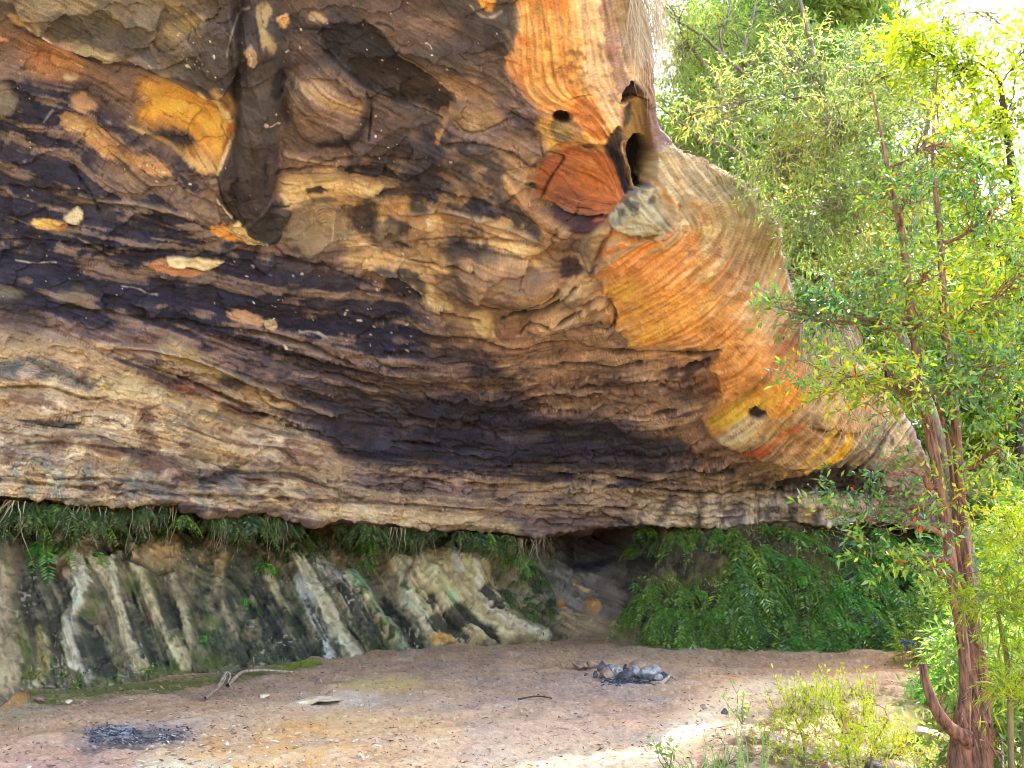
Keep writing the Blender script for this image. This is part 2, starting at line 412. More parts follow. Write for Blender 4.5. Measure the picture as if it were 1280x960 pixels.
P((170, 92, 40), [(284, 162), (294, 150), (298, 166), (284, 196), (276, 200), (282, 180)], 2, 2, 1, .8)
P(SL, [(176, 160), (208, 162), (240, 176), (246, 190), (222, 192), (196, 178)], 6, 3, 3)
S((220, 184, 120), [(160, 158), (186, 168), (212, 186), (240, 206)], 1.6, 2, 1, .7)
P((218, 176, 104), [(228, 192), (256, 198), (268, 206), (262, 222), (246, 214), (232, 204)], 4, 3, 3)
S((248, 222, 160), [(294, 166), (284, 190), (272, 216)], 1.8, 1.4, .5, .95, .03)
# lower pocket streaks
P((206, 156, 104), [(74, 150), (90, 142), (108, 148), (120, 160), (148, 176), (160, 190), (190, 200), (218, 216), (196, 220), (160, 208), (134, 204), (110, 184), (90, 166)], 4, 4, 4)
P((244, 196, 130), [(78, 154), (96, 150), (116, 172), (140, 186), (160, 202), (136, 198), (108, 178)], 3, 3, 4, .8)
P((150, 118, 92), [(120, 196), (170, 216), (186, 244), (160, 240), (130, 220)], 6, 4, 5, .8)
E(120, 180, 62, 26, 38, -.16)
# small cream/yellow flakes on black
P((236, 210, 150), [(98, 254), (108, 266), (98, 279), (84, 278), (78, 268), (88, 262)], 1.6, 1.2, 0, h=.08)
P((244, 184, 74), [(36, 276), (56, 272), (82, 276), (84, 280), (78, 287), (52, 288), (40, 284)], 1.6, 1.5, 1)
P((190, 110, 60), [(74, 278), (88, 278), (80, 288), (74, 288)], 1.2, 1, 0, .7)
S((200, 180, 150), [(98, 296), (112, 303), (126, 310)], 1.1, 1.6, 1, .8)
S((214, 206, 190), [(20, 326), (44, 329), (62, 327), (70, 327)], .7, 1.2, .8, .9)
P((204, 138, 92), [(176, 328), (200, 324), (236, 334), (262, 338), (240, 349), (206, 342)], 2.5, 2, 2)
P((248, 220, 160), [(204, 322), (222, 319), (250, 324), (282, 324), (274, 332), (256, 340), (240, 334), (214, 334)], 1.5, 1.5, 0, h=.07)
P((176, 140, 120), [(100, 320), (150, 330), (190, 350), (150, 346), (104, 334)], 5, 4, 4, .6)
S((214, 206, 190), [(152, 356), (170, 358), (184, 366), (196, 368)], .7, 1.6, 1.4, .8)
P((242, 168, 70), [(262, 282), (276, 279), (296, 292), (308, 302), (288, 302), (266, 292)], 2, 1.5, 1)
P((246, 218, 156), [(290, 276), (304, 276), (314, 290), (336, 300), (334, 307), (310, 304), (292, 292), (288, 282)], 1.5, 1.2, 0, h=.05)
P((216, 158, 108), [(284, 388), (312, 390), (330, 400), (322, 406), (290, 400)], 2.5, 2, 2)
P((240, 210, 150), [(334, 396), (346, 400), (344, 412), (328, 408)], 1.5, 1.2, 0)
S((214, 200, 176), [(374, 412), (392, 413), (408, 420)], .9, 1.4, 1, .8)
P((120, 108, 92), [(60, 364), (100, 358), (110, 376), (70, 380)], 6, 3, 2, .7)
P((128, 118, 98), [(-40, 354), (20, 356), (30, 372), (-40, 376)], 7, 3, 2, .7)
P((150, 138, 122), [(0, 100), (12, 110), (20, 132), (8, 150), (-20, 150), (-20, 110)], 4, 3, 1, .6)
# column
E(322, 120, 30, 190, 2, .38, p=.7)
P((70, 62, 64), [(292, 20), (316, 10), (340, 20), (362, 60), (350, 110), (346, 180), (352, 230), (330, 262), (300, 292), (274, 262), (270, 220), (286, 200), (296, 150), (290, 80)], 4, 3, 1, h=.08)
S((34, 32, 42), [(292, 62), (299, 100), (300, 150), (294, 170)], 2, 3, 1.5, .8, -.06)
P((176, 152, 106), [(322, 2), (340, 2), (334, 30), (346, 48), (338, 56), (324, 34)], 4, 3, 3, .9)
P((188, 152, 118), [(304, 54), (314, 46), (322, 54), (323, 68), (316, 76), (308, 66)], 2, 1.5, 1)
S((236, 214, 184), [(313, 58), (317, 66), (314, 72)], 1, 1, .5, .8)
P((224, 178, 124), [(343, 16), (352, 18), (360, 13), (364, 26), (354, 39), (348, 26)], 1.6, 2, 0)
P((178, 148, 110), [(386, 16), (398, 18), (411, 26), (400, 30), (388, 26)], 2.5, 2, 1)
P((36, 34, 44), [(340, 92), (352, 84), (356, 100), (352, 122), (340, 120)], 2, 2, 0, h=-.1)
P((58, 48, 58), [(352, 128), (360, 122), (365, 136), (358, 156), (353, 146)], 2, 1.5, 0, h=-.06)
S((190, 180, 176), [(286, 60), (289, 40), (300, 12), (312, 6)], 1, 1.4, .8, .5, .03)
S((30, 30, 40), [(272, 222), (278, 250), (290, 270), (302, 280)], 1.4, 1.6, .6, .8, -.05)
S((230, 214, 184), [(272, 250), (280, 262), (290, 272)], 1.2, 1, .5, .8)
E(333, 147, 3, 3, 0, 0, W, 1, .4); S(W, [(338, 149), (346, 147), (350, 152)], .9, .8, .3)
P((56, 52, 54), [(302, 284), (320, 268), (342, 248), (358, 250), (367, 262), (362, 276), (352, 286), (352, 296), (342, 307), (322, 298)], 1.5, 1.2, 0, h=.14)
P((92, 84, 84), [(345, 256), (358, 256), (361, 268), (350, 276), (344, 268)], 4, 2, 0, .8)
P((240, 208, 148), [(288, 282), (300, 274), (306, 286), (320, 294), (340, 303), (330, 308), (306, 302), (296, 294)], 1.5, 1.5, 0, h=.03)
# boulder boss
E(412, 128, 54, 54, 20, .42, p=.7)
P((120, 96, 84), [(362, 86), (400, 76), (440, 96), (464, 110), (463, 150), (444, 178), (410, 182), (380, 170), (358, 140)], 5, 3, 3)
P((196, 158, 112), [(374, 98), (400, 100), (430, 118), (456, 126), (444, 136), (410, 122), (380, 114)], 5, 3, 5, .85)
P((40, 36, 42), [(462, 112), (465, 145), (448, 176), (420, 184), (392, 180), (400, 168), (430, 168), (452, 148)], 5, 3, 1, .9)  # shade on the boss's lower right, painted into the colour
P((94, 74, 68), [(464, 122), (500, 134), (518, 142), (516, 166), (470, 164), (462, 150)], 3, 2, 0, h=.05)
S((28, 26, 34), [(461, 170), (465, 126), (458, 114)], 1.2, 1.2, .5, .9, -.08)
# black wedge
P((42, 38, 44), [(398, 36), (440, 30), (474, 34), (500, 74), (536, 92), (560, 118), (568, 128), (554, 147), (530, 138), (490, 124), (460, 110), (430, 80), (404, 66)], 3, 3, 2, h=-.12)
P((46, 40, 44), [(490, 74), (530, 92), (562, 122), (566, 130), (554, 146), (520, 134), (476, 118), (440, 96), (430, 76)], 2, 2, 1, .9, h=-.14)
S((190, 140, 100), [(498, 72), (540, 96), (560, 116), (570, 128)], 1, 1.2, .6, .8)
P((188, 138, 92), [(544, 146), (560, 136), (572, 128), (560, 150), (549, 178), (545, 176)], 2, 2, 1)
P((74, 66, 62), [(520, 136), (552, 148), (548, 166), (520, 160)], 3, 3, 1)
S((24, 22, 30), [(404, 66), (430, 82), (462, 112), (500, 128), (530, 138), (552, 148)], 1.4, 1.4, .8, .9, -.06)
S((28, 26, 32), [(366, 36), (420, 40), (440, 50)], 1.2, 1.5, 1, .7, -.04)
S((28, 26, 32), [(470, 30), (490, 34), (492, 40)], 1.4, 1.5, 1, .7, -.04)
P((134, 108, 100), [(500, 28), (550, 16), (580, 34), (560, 50), (520, 46)], 9, 5, 2, .7)
P((170, 130, 96), [(540, 100), (590, 96), (620, 120), (610, 150), (576, 132), (556, 112)], 8, 5, 3, .8)
P((232, 160, 50), [(596, -10), (626, -10), (618, 8), (612, 18), (602, 8)], 2.5, 3, 0)
S((190, 184, 180), [(588, 8), (598, 22), (614, 24), (626, 16)], .8, 2, 2, .7)
P((52, 46, 56), [(600, 34), (628, 34), (632, 62), (608, 70)], 7, 4, 1, .8)
# pocket scene left of orange
P((168, 132, 90), [(565, 136), (600, 130), (634, 146), (620, 160), (580, 162), (566, 152)], 5, 3, 2, .9, h=.06)
P((70, 58, 60), [(640, 138), (672, 140), (680, 160), (676, 178), (660, 160), (640, 150)], 4, 3, 1, .9, h=-.06)
S((30, 26, 32), [(640, 140), (660, 148), (674, 160), (676, 178), (680, 196)], 1.2, 1.4, .8, .8, -.05)
S((44, 34, 34), [(568, 150), (584, 166), (612, 160), (634, 148)], 1, 1.2, .8, .6, -.04)
# tan swirls mid
P((232, 196, 136), [(352, 224), (388, 216), (430, 222), (472, 232), (470, 244), (430, 246), (396, 250), (372, 262), (352, 250)], 5, 3, 3)
P((224, 186, 124), [(426, 230), (452, 228), (478, 234), (476, 244), (452, 248), (438, 242)], 2, 2, 1, h=.04)
P((96, 84, 78), [(380, 238), (390, 234), (410, 236), (408, 244), (388, 246)], 1.8, 1.5, 0, h=-.07)
P((140, 124, 100), [(366, 262), (430, 252), (440, 300), (420, 316), (380, 318), (356, 300)], 8, 5, 3, .8)
E(400, 280, 40, 34, 0, -.14)
for k in range(7):
    S((206, 186, 150), [(392 + k * 2, 268 + k * 3.4), (404 + k * 1.5, 262 + k * 4), (418, 268 + k * 4.6), (420 - k, 276 + k * 5)], .7, .8, .8, .55)
P((48, 44, 54), [(450, 248), (474, 250), (472, 276), (470, 300), (440, 290), (430, 268)], 7, 4, 1, .9)
P((120, 104, 92), [(472, 280), (496, 280), (498, 300), (490, 318), (474, 312), (468, 296)], 5, 3, 1, .9, h=.08)
S((240, 226, 200), [(450, 306), (462, 309), (472, 314)], 1, .9, .5)
S((40, 32, 34), [(480, 316), (500, 325), (560, 330), (620, 340)], 1.2, 1.4, 1.2, .7, -.06)
P((214, 176, 122), [(420, 320), (470, 314), (520, 326), (540, 350), (536, 380), (520, 372), (500, 340), (440, 336)], 5, 4, 3)
P((104, 96, 92), [(460, 340), (500, 334), (528, 344), (536, 366), (534, 382), (510, 356), (480, 348)], 4, 3, 1)
P((58, 54, 62), [(476, 354), (500, 352), (520, 362), (532, 382), (500, 376)], 3, 2, 1, h=-.14)
S((226, 196, 150), [(480, 352), (500, 352), (520, 364), (530, 378)], .9, .9, .3, .8)
P((240, 206, 140), [(534, 350), (552, 374), (566, 384), (546, 388), (532, 376)], 3, 2, 2)
P((206, 164, 104), [(608, 292), (650, 296), (684, 316), (690, 330), (650, 322), (612, 306)], 5, 4, 4, .9)
P((236, 198, 130), [(614, 296), (660, 304), (686, 320), (650, 316), (620, 306)], 3, 2, 4, .7)
E(632, 350, 62, 34, 12, .26, p=.8)
P((168, 132, 102), [(584, 330), (640, 324), (690, 340), (697, 362), (688, 374), (650, 380), (616, 384), (590, 366), (580, 346)], 4, 3, 4, .8)
S((36, 28, 32), [(590, 370), (616, 386), (650, 381), (690, 376), (698, 362)], 1.6, 1.6, 1, .8, -.1)
P((52, 46, 56), [(540, 336), (580, 338), (592, 356), (606, 384), (584, 384), (560, 366), (542, 350)], 6, 4, 1, .75)
P((248, 214, 140), [(584, 388), (606, 386), (616, 394), (612, 410), (606, 420), (596, 412), (590, 398)], 3, 2, 1, h=.04)
P((160, 122, 96), [(618, 392), (650, 382), (668, 390), (660, 406), (640, 420), (620, 416)], 4, 3, 1, h=.06)
# cave pocket with red stone (725,235)
P((196, 150, 84), [(668, 140), (706, 136), (716, 150), (734, 170), (760, 170), (762, 190), (730, 200), (690, 200), (676, 180)], 4, 4, 1)
P((98, 90, 72), [(690, 142), (710, 144), (718, 158), (712, 176), (698, 178), (686, 160)], 5, 3, 1)
E(704, 141, 13, 8, 8, -.35, (20, 20, 28), 1, .2, .6)
P((168, 144, 96), [(692, 150), (716, 152), (722, 166), (706, 170), (694, 164)], 3, 2, 0, .7)
P((250, 186, 60), [(728, 154), (742, 158), (736, 172), (728, 166)], 2.5, 2, 0)
P((250, 196, 100), [(680, 164), (694, 172), (696, 188), (686, 186)], 3, 2, 0, .9)
E(726, 232, 68, 58, 5, -.55, p=.7)
P((190, 112, 70), [(668, 226), (680, 204), (700, 190), (730, 188), (760, 190), (784, 220), (786, 250), (764, 276), (736, 292), (706, 276), (680, 262), (666, 244)], 3, 3, 2)
P((214, 140, 92), [(694, 196), (740, 194), (756, 220), (750, 246), (710, 240), (690, 216)], 12, 5, 3, .6)
P((214, 140, 84), [(694, 186), (722, 176), (726, 184), (702, 194)], 2, 2, 0, h=.1)
P((110, 72, 62), [(724, 178), (744, 170), (744, 184), (732, 190)], 2, 2, 0, h=.06)
P((84, 52, 60), [(676, 262), (700, 270), (730, 282), (756, 276), (738, 294), (718, 302), (700, 284), (684, 276)], 4, 3, 2)
S((86, 46, 40), [(686, 190), (704, 202), (700, 212), (692, 222), (680, 240), (673, 254)], 1, 1, 1, .8, -.08)
S((86, 46, 40), [(674, 216), (686, 230)], .8, 1, .8, .7, -.04)
S((96, 56, 44), [(734, 253), (752, 255)], .6, .8, .4, .7)
S((60, 40, 44), [(668, 254), (690, 266), (720, 282), (742, 276)], 2, 2, 1, .8, -.12)
P((84, 64, 66), [(758, 170), (772, 150), (786, 156), (778, 190), (790, 226), (780, 240), (764, 214), (752, 192)], 4, 3, 2)
P((200, 150, 96), [(626, 214), (640, 224), (676, 262), (706, 290), (712, 310), (700, 330), (690, 330), (684, 310), (660, 270), (640, 240)], 4, 4, 2, h=.1)
P((176, 132, 98), [(700, 290), (724, 298), (736, 296), (724, 310), (716, 340), (700, 372), (690, 360), (702, 330)], 4, 3, 1)
P((176, 148, 108), [(718, 310), (740, 290), (762, 280), (766, 288), (756, 300), (748, 320), (746, 336), (738, 346), (730, 330)], 3, 2.5, 1, h=.12)
P((64, 60, 64), [(748, 306), (760, 292), (766, 284), (764, 296), (752, 316), (746, 340), (736, 350), (736, 336), (744, 322)], 3, 2, 0, .9)
P((84, 62, 66), [(704, 322), (724, 328), (726, 344), (706, 350), (700, 338)], 4, 3, 1)
# upper orange face and its fibres
E(730, 60, 110, 190, 0, .25)
UPO = [(650, -330), (648, 0), (648, 28), (645, 52), (636, 74), (634, 88), (644, 98), (656, 112), (668, 124), (676, 132), (700, 134), (716, 142), (726, 156), (740, 176), (762, 178), (776, 150), (776, 100), (740, 40), (736, -330)]
P(O, UPO, 2.5, 4, 2)
BL((226, 130, 66), UPO, 8, .4, 24, 71, .5, .7)
BL((240, 190, 116), UPO, 8, .32, 16, 73, 1.2, .7)
P((238, 196, 150), [(706, -330), (780, -330), (800, 0), (800, 80), (790, 110), (776, 120), (778, 160), (764, 170), (748, 130), (726, 100), (716, 60), (704, 0)], 8, 5, 5)
BL((150, 124, 132), [(724, -60), (796, -60), (800, 90), (770, 150), (740, 110)], 8, .42, 10, 77, 1.6, .8)
BL((110, 90, 78), [(690, 60), (740, 40), (740, 116), (700, 110)], 8, .35, 6, 79, .8, .7)
P((156, 142, 130), [(744, -330), (830, -330), (800, 0), (806, 60), (796, 90), (776, 60), (756, 10)], 8, 4, 4, .8)
P((176, 106, 56), [(712, 118), (740, 114), (752, 136), (764, 170), (740, 172), (724, 150)], 4, 3, 2, .9)
S((70, 54, 44), [(714, 118), (726, 115), (738, 113)], .8, 1, .6, .7, -.04)
# dark chimney hole between face and shoulder
P((172, 142, 96), [(784, 122), (806, 122), (808, 140), (812, 168), (816, 196), (806, 230), (790, 234), (780, 200), (776, 160)], 2, 2, 0, h=-.35)
P((150, 112, 80), [(776, 108), (790, 96), (806, 122), (790, 126), (776, 124)], 1.5, 1, 0, h=-.2)
P((54, 48, 54), [(779, 104), (789, 96), (797, 106), (800, 120), (790, 122), (774, 126), (776, 114)], 1.5, 1.2, 0, h=-.2)
S((30, 26, 30), [(774, 126), (786, 122), (792, 120), (808, 124)], 1.2, 1, .4, .9, -.08)
P((92, 86, 78), [(774, 130), (790, 126), (791, 146), (786, 168), (776, 160)], 3, 2, 0)
P((50, 44, 50), [(756, 176), (772, 152), (778, 166), (788, 206), (800, 236), (780, 240), (768, 210)], 3, 3, 1, .85, h=-.2)
P((20, 19, 28), [(792, 170), (808, 168), (816, 186), (818, 206), (814, 226), (802, 238), (796, 222), (784, 196), (784, 184)], 1.6, 1.5, 0, h=-.7)  # the hole's shade painted near black, besides its depth
P((204, 160, 100), [(772, 180), (782, 172), (790, 200), (800, 230), (796, 236), (784, 212)], 2, 2, 0, .9, h=.12)
# shoulder rock
P((166, 156, 126), [(757, 268), (772, 254), (796, 240), (812, 226), (830, 232), (842, 260), (830, 290), (790, 296), (764, 282)], 3, 3, 2, h=.28)
BL((90, 86, 78), [(757, 268), (772, 254), (800, 238), (816, 230), (820, 250), (790, 270), (764, 276)], 4, .45, 8, 83, .8)
# outer face
OUT = [(818, 180), (850, 190), (900, 214), (934, 236), (955, 268), (972, 300), (985, 345), (1000, 392), (1060, 440), (1110, 496), (1090, 540), (1040, 570), (1000, 585), (960, 570), (880, 545), (878, 520), (905, 480), (860, 440), (790, 438), (766, 400), (772, 376), (745, 350), (748, 320), (764, 290), (800, 296), (836, 280), (812, 226)]
P((178, 150, 108), OUT, 3, 3, 2, h=.18)
BL((142, 136, 100), OUT, 6, .45, 26, 87, 1.2, .9)
BL((206, 150, 96), OUT, 6, .4, 30, 89, 1.4, .8)
BL((226, 206, 158), [(820, 190), (930, 236), (980, 380), (900, 340), (840, 290)], 8, .42, 12, 91, 1.8, .8)
BL((176, 110, 70), [(940, 250), (1000, 392), (1040, 440), (960, 500), (900, 520), (940, 400)], 10, .45, 20, 93, 1.6, .8)
P((230, 164, 86), [(752, 300), (840, 290), (900, 320), (930, 380), (960, 430), (1010, 470), (990, 520), (890, 540), (880, 515), (900, 480), (860, 440), (790, 436), (768, 400), (748, 345)], 16, 8, 6, .6)
P((226, 152, 88), [(764, 282), (800, 294), (846, 290), (880, 300), (850, 350), (800, 370), (760, 370), (748, 345), (750, 318)], 8, 5, 4, .9)
P(OR, [(758, 296), (800, 300), (820, 310), (800, 336), (760, 340), (750, 326)], 8, 4, 3, .95)
P((234, 164, 66), [(748, 352), (800, 350), (850, 360), (880, 380), (860, 420), (800, 436), (776, 420), (770, 396), (774, 376)], 8, 5, 5, .95)
P((250, 200, 80), [(762, 346), (800, 356), (810, 376), (790, 400), (776, 380)], 6, 4, 4, .8)
P((244, 200, 110), [(776, 404), (840, 384), (900, 370), (880, 396), (800, 424)], 5, 4, 6, .7)
P((190, 130, 86), [(880, 300), (930, 290), (960, 340), (930, 380), (880, 360)], 14, 6, 5, .6)
P((212, 146, 92), [(790, 428), (850, 410), (910, 400), (960, 420), (960, 470), (890, 512), (860, 480), (900, 470), (870, 444), (820, 442)], 8, 5, 6, .9)
P((172, 150, 92), [(930, 400), (970, 386), (980, 410), (950, 440), (925, 436)], 7, 4, 3, .8)
P((170, 112, 80), [(920, 440), (990, 396), (1004, 404), (960, 460), (900, 500), (890, 480)], 6, 4, 6, .8)
BL((150, 136, 104), OUT, 6, .36, 9, 101, 2.2, .42, 2.)
BL((228, 206, 166), OUT, 6, .26, 6, 103, 2.4, .5, 2.)
BL((128, 92, 66), OUT, 6, .26, 6, 105, 2.4, .45, 2.)
P((236, 158, 74), [(750, 330), (800, 310), (870, 340), (900, 380), (980, 430), (960, 480), (890, 520), (884, 500), (900, 470), (860, 436), (790, 434), (770, 400)], 16, 9, 6, .5)
P((158, 142, 112), [(880, 214), (934, 240), (972, 304), (990, 380), (960, 400), (930, 330), (880, 270), (840, 220)], 12, 7, 6, .6)
P((214, 148, 112), [(950, 440), (1000, 420), (1020, 450), (990, 480), (960, 480)], 8, 4, 5, .8)
P((232, 160, 70), [(880, 512), (930, 490), (980, 470), (1020, 480), (1000, 510), (940, 530), (886, 544), (882, 530)], 4, 3, 5, .95)
P((250, 196, 70), [(884, 524), (930, 500), (986, 486), (960, 504), (900, 536)], 3, 2, 4, .9)
P((236, 206, 160), [(900, 536), (936, 514), (956, 508), (964, 520), (950, 540), (920, 552), (896, 548)], 4, 3, 4)
P((62, 50, 50), [(936, 510), (948, 506), (960, 510), (954, 520), (940, 516)], 2, 2, 0, h=-.08)
P((206, 108, 62), [(922, 566), (950, 548), (980, 530), (1008, 512), (996, 536), (966, 558), (930, 568)], 2.5, 2, 2)
P((190, 150, 110), [(960, 540), (1010, 520), (1030, 530), (1030, 560), (990, 575), (960, 570)], 5, 4, 4)
P((206, 170, 116), [(1010, 500), (1060, 480), (1084, 490), (1080, 520), (1050, 534), (1016, 526)], 6, 4, 4, h=.1)
P((98, 66, 48), [(1008, 522), (1040, 526), (1070, 532), (1050, 540), (1016, 534)], 3, 2, 2, .9, h=-.08)
P((146, 134, 118), [(1060, 540), (1120, 500), (1150, 560), (1166, 596), (1130, 610), (1060, 600), (1040, 586)], 8, 5, 4)
BL((92, 84, 84), [(1060, 540), (1120, 500), (1166, 596), (1050, 600)], 6, .4, 14, 95, 1.2, .8)
BL((206, 192, 160), [(1060, 530), (1120, 500), (1166, 596), (1060, 590)], 6, .3, 10, 97, 1.6, .8)
for a in ([(1056, 536), (1046, 556), (1032, 566), (1008, 586)], [(1034, 528), (1024, 548), (1006, 566), (980, 590)]):
    S((240, 196, 80), a, 4, 2, 1.5, .95)
    S((236, 216, 170), [(q[0] - 5, q[1]) for q in a], 1, 1.2, 1, .8)
P((244, 190, 60), [(1044, 548), (1056, 540), (1040, 572), (1026, 586), (1016, 584)], 2, 2, 1)
for a in ([(1150, 520), (1118, 556), (1100, 590)], [(1126, 520), (1104, 552), (1090, 580)]):
    S((220, 206, 178), a, 1.5, 2, 2, .5)
P(T, [(958, 564), (1000, 548), (1010, 570), (1000, 596), (940, 590)], 8, 4, 4, .8)
P((46, 42, 46), [(960, 610), (1000, 598), (1050, 592), (1104, 590), (1096, 606), (1080, 624), (1040, 624), (1000, 618)], 5, 4, 4, .9, h=-.15)
for a in ([(998, 600), (992, 640), (996, 662)], [(876, 620), (872, 656)], [(1024, 640), (1020, 660)], [(840, 620), (826, 650)]):
    S((84, 70, 70), a, 6, 5, 3, .75)
P((214, 176, 116), [(1006, 628), (1018, 630), (1016, 652), (1004, 652)], 4, 3, 0, .9)
S((36, 32, 34), [(820, 610), (880, 616), (960, 618), (1090, 622)], 1.6, 1.4, 1, .8, -.1)
# ridges and cracks around (650-790, 300-440)
for e in ((700, 400, 40, 22, -12, .16), (750, 390, 24, 26, 60, .16), (676, 400, 26, 20, 0, .14), (722, 372, 26, 12, 10, .1), (650, 436, 60, 12, -5, .1), (560, 410, 40, 14, 5, .1), (800, 470, 40, 14, 0, .1), (760, 430, 40, 10, -6, .1)):
    E(*e, p=.8)
for a in ([(628, 395), (650, 388), (690, 384), (720, 360)], [(650, 416), (660, 398), (680, 396), (700, 412), (730, 408), (752, 400)], [(700, 400), (726, 388), (742, 370), (768, 376), (772, 396), (762, 410), (744, 408)],
          [(560, 420), (600, 424), (640, 436), (700, 430), (760, 440), (800, 444), (850, 440), (900, 436)], [(700, 458), (760, 462), (800, 456)], [(850, 466), (870, 458), (886, 446)]):
    S((50, 38, 40), a, 1.6, 1.8, 1.5, .75, -.12)
P((200, 158, 116), [(720, 374), (752, 366), (764, 376), (760, 392), (744, 404), (728, 396)], 4, 3, 1, .8)
P((58, 50, 54), [(830, 434), (880, 432), (906, 440), (872, 470), (850, 480), (860, 462), (886, 446), (850, 440)], 3, 3, 1, .85)
P((96, 72, 70), [(820, 486), (880, 476), (908, 490), (880, 512), (840, 500)], 6, 5, 3, .8)
# lower-left relief
P(None, [(-900, 392), (0, 404), (60, 418), (120, 436), (200, 470), (230, 500), (330, 540), (420, 560), (420, 700), (-900, 700)], 5, 3, 3, h=.16)
P((210, 180, 126), [(110, 460), (170, 470), (230, 500), (250, 512), (240, 520), (180, 500), (130, 500), (100, 480)], 5, 4, 3)
P((96, 96, 92), [(10, 446), (60, 444), (100, 470), (126, 480), (100, 486), (60, 470), (20, 478), (-10, 470)], 5, 4, 2, .85)
P((206, 172, 140), [(24, 456), (40, 452), (48, 462), (40, 472), (22, 474)], 4, 3, 1, .9)
S((60, 48, 40), [(0, 484), (60, 482), (90, 494), (110, 500), (132, 496)], 1.6, 2, 1.5, .8, -.08)
P((62, 54, 58), [(10, 532), (60, 526), (110, 524), (100, 534), (40, 534)], 4, 3, 4, .8)
P((188, 158, 106), [(186, 430), (220, 424), (280, 452), (300, 470), (280, 474), (230, 462)], 5, 4, 3, .9, h=.08)
P((64, 60, 66), [(276, 462), (300, 468), (310, 484), (290, 490), (272, 478)], 5, 3, 1, .8)
P((160, 92, 70), [(200, 474), (250, 480), (276, 496), (240, 496), (206, 484)], 5, 4, 4, .8)
P((226, 196, 140), [(252, 510), (262, 506), (274, 514), (266, 526), (248, 526)], 2, 2, 0, h=.06)
P((214, 178, 122), [(190, 500), (226, 520), (260, 544), (300, 560), (290, 574), (240, 566), (190, 540)], 6, 4, 3, .9, h=.08)
P((60, 48, 46), [(246, 602), (270, 590), (300, 578), (318, 572), (300, 590), (270, 604)], 3, 3, 2, .8, h=-.08)
S((54, 42, 40), [(150, 562), (220, 568), (260, 576), (300, 592), (360, 590), (410, 610)], 1.2, 1.5, 1.6, .7, -.06)
S((54, 42, 40), [(0, 560), (60, 552), (130, 560), (180, 570)], 1.4, 1.6, 1.6, .7, -.06)
S((70, 56, 48), [(0, 600), (60, 606), (140, 612), (220, 618), (320, 622), (440, 628), (600, 636)], 1.4, 1.6, 2, .7, -.08)
S((60, 48, 44), [(30, 592), (80, 600), (150, 598), (220, 608)], 1.4, 1.6, 2, .7, -.06)
for (x, y, l, sd) in ((470, 610, 120, 1), (560, 560, 140, 2), (700, 580, 120, 3), (640, 540, 120, 4), (760, 600, 120, 5), (420, 470, 110, 6), (520, 440, 90, 7), (620, 470, 100, 8), (700, 500, 100, 9), (800, 520, 90, 10), (350, 440, 100, 11), (480, 400, 80, 12), (700, 630, 160, 13), (330, 520, 90, 14), (500, 520, 90, 15), (860, 590, 110, 16), (540, 600, 120, 17), (760, 486, 90, 18)):
    dx, dy = rf.direc(np.array([float(x)]), np.array([float(y)]))
    S((46, 38, 46), [(x + dx[0] * l * t, y + dy[0] * l * t + 3 * math.sin(sd * 7 + t * 9)) for t in (-.5, -.25, 0, .25, .5)], 1.2, 1.6, 2.4, .65, -.1)
for (a, w, hgt) in (([(345, 214), (400, 204), (470, 208), (520, 222)], 2, -.1), ([(356, 190), (380, 196), (420, 204)], 2.5, .1), ([(470, 244), (520, 236), (600, 246), (650, 268), (700, 300)], 1.6, -.08), ([(500, 270), (560, 262), (620, 276), (670, 300)], 3, .08),
                 ([(520, 300), (580, 294), (640, 300)], 1.4, -.07), ([(560, 180), (600, 176), (640, 190), (668, 212)], 1.6, -.08), ([(400, 200), (440, 190), (500, 200), (540, 196)], 1.4, -.07), ([(100, 240), (130, 250), (180, 252), (240, 270)], 2.5, .08),
                 ([(0, 232), (60, 240), (110, 232), (124, 262)], 1.6, -.08), ([(92, 210), (110, 232), (120, 250)], 2, -.1), ([(0, 300), (80, 302), (180, 312), (260, 316)], 1.6, -.08), ([(320, 318), (400, 330), (440, 348), (520, 384), (600, 400)], 1.5, -.08), ([(60, 376), (140, 392), (240, 404), (360, 420), (440, 452)], 2, -.12),
                 ([(120, 430), (200, 436), (260, 452), (330, 486), (420, 520)], 3.5, .12), ([(180, 456), (240, 476), (300, 506), (380, 540)], 1.6, -.1)):
    S((44, 38, 46) if hgt < 0 else (196, 164, 128), a, w, 2, 2.5, .6 if hgt < 0 else .5, hgt)
# specks of fresh stone
rf.specks((228, 220, 214), 90, [(0, 60), (300, 60), (560, 120), (560, 400), (0, 400)], (.35, .8), 5)
rf.specks((228, 214, 200), 50, [(200, 0), (620, 0), (640, 200), (400, 200)], (.35, .8), 6)
rf.specks((236, 220, 190), 40, [(300, 330), (560, 360), (560, 440), (300, 430)], (.4, .9), 7, 3)
rf.specks((236, 220, 190), 26, [(200, 10), (260, 10), (280, 100), (240, 90)], (.4, 1.), 8)
S(W, [(532, 56), (538, 58), (540, 63)], .4, .8, .3); P(W, [(531, 276), (536, 272), (542, 278), (534, 286)], 1, 1.4, 0)

# ---- general stone texture
X, Y = rf.X, rf.Y
cx, cy = rf.direc(X, Y)
wx = X + 9 * rf.j1; wy = Y + 9 * fbm2(X / 30, Y / 30, 9, 3)
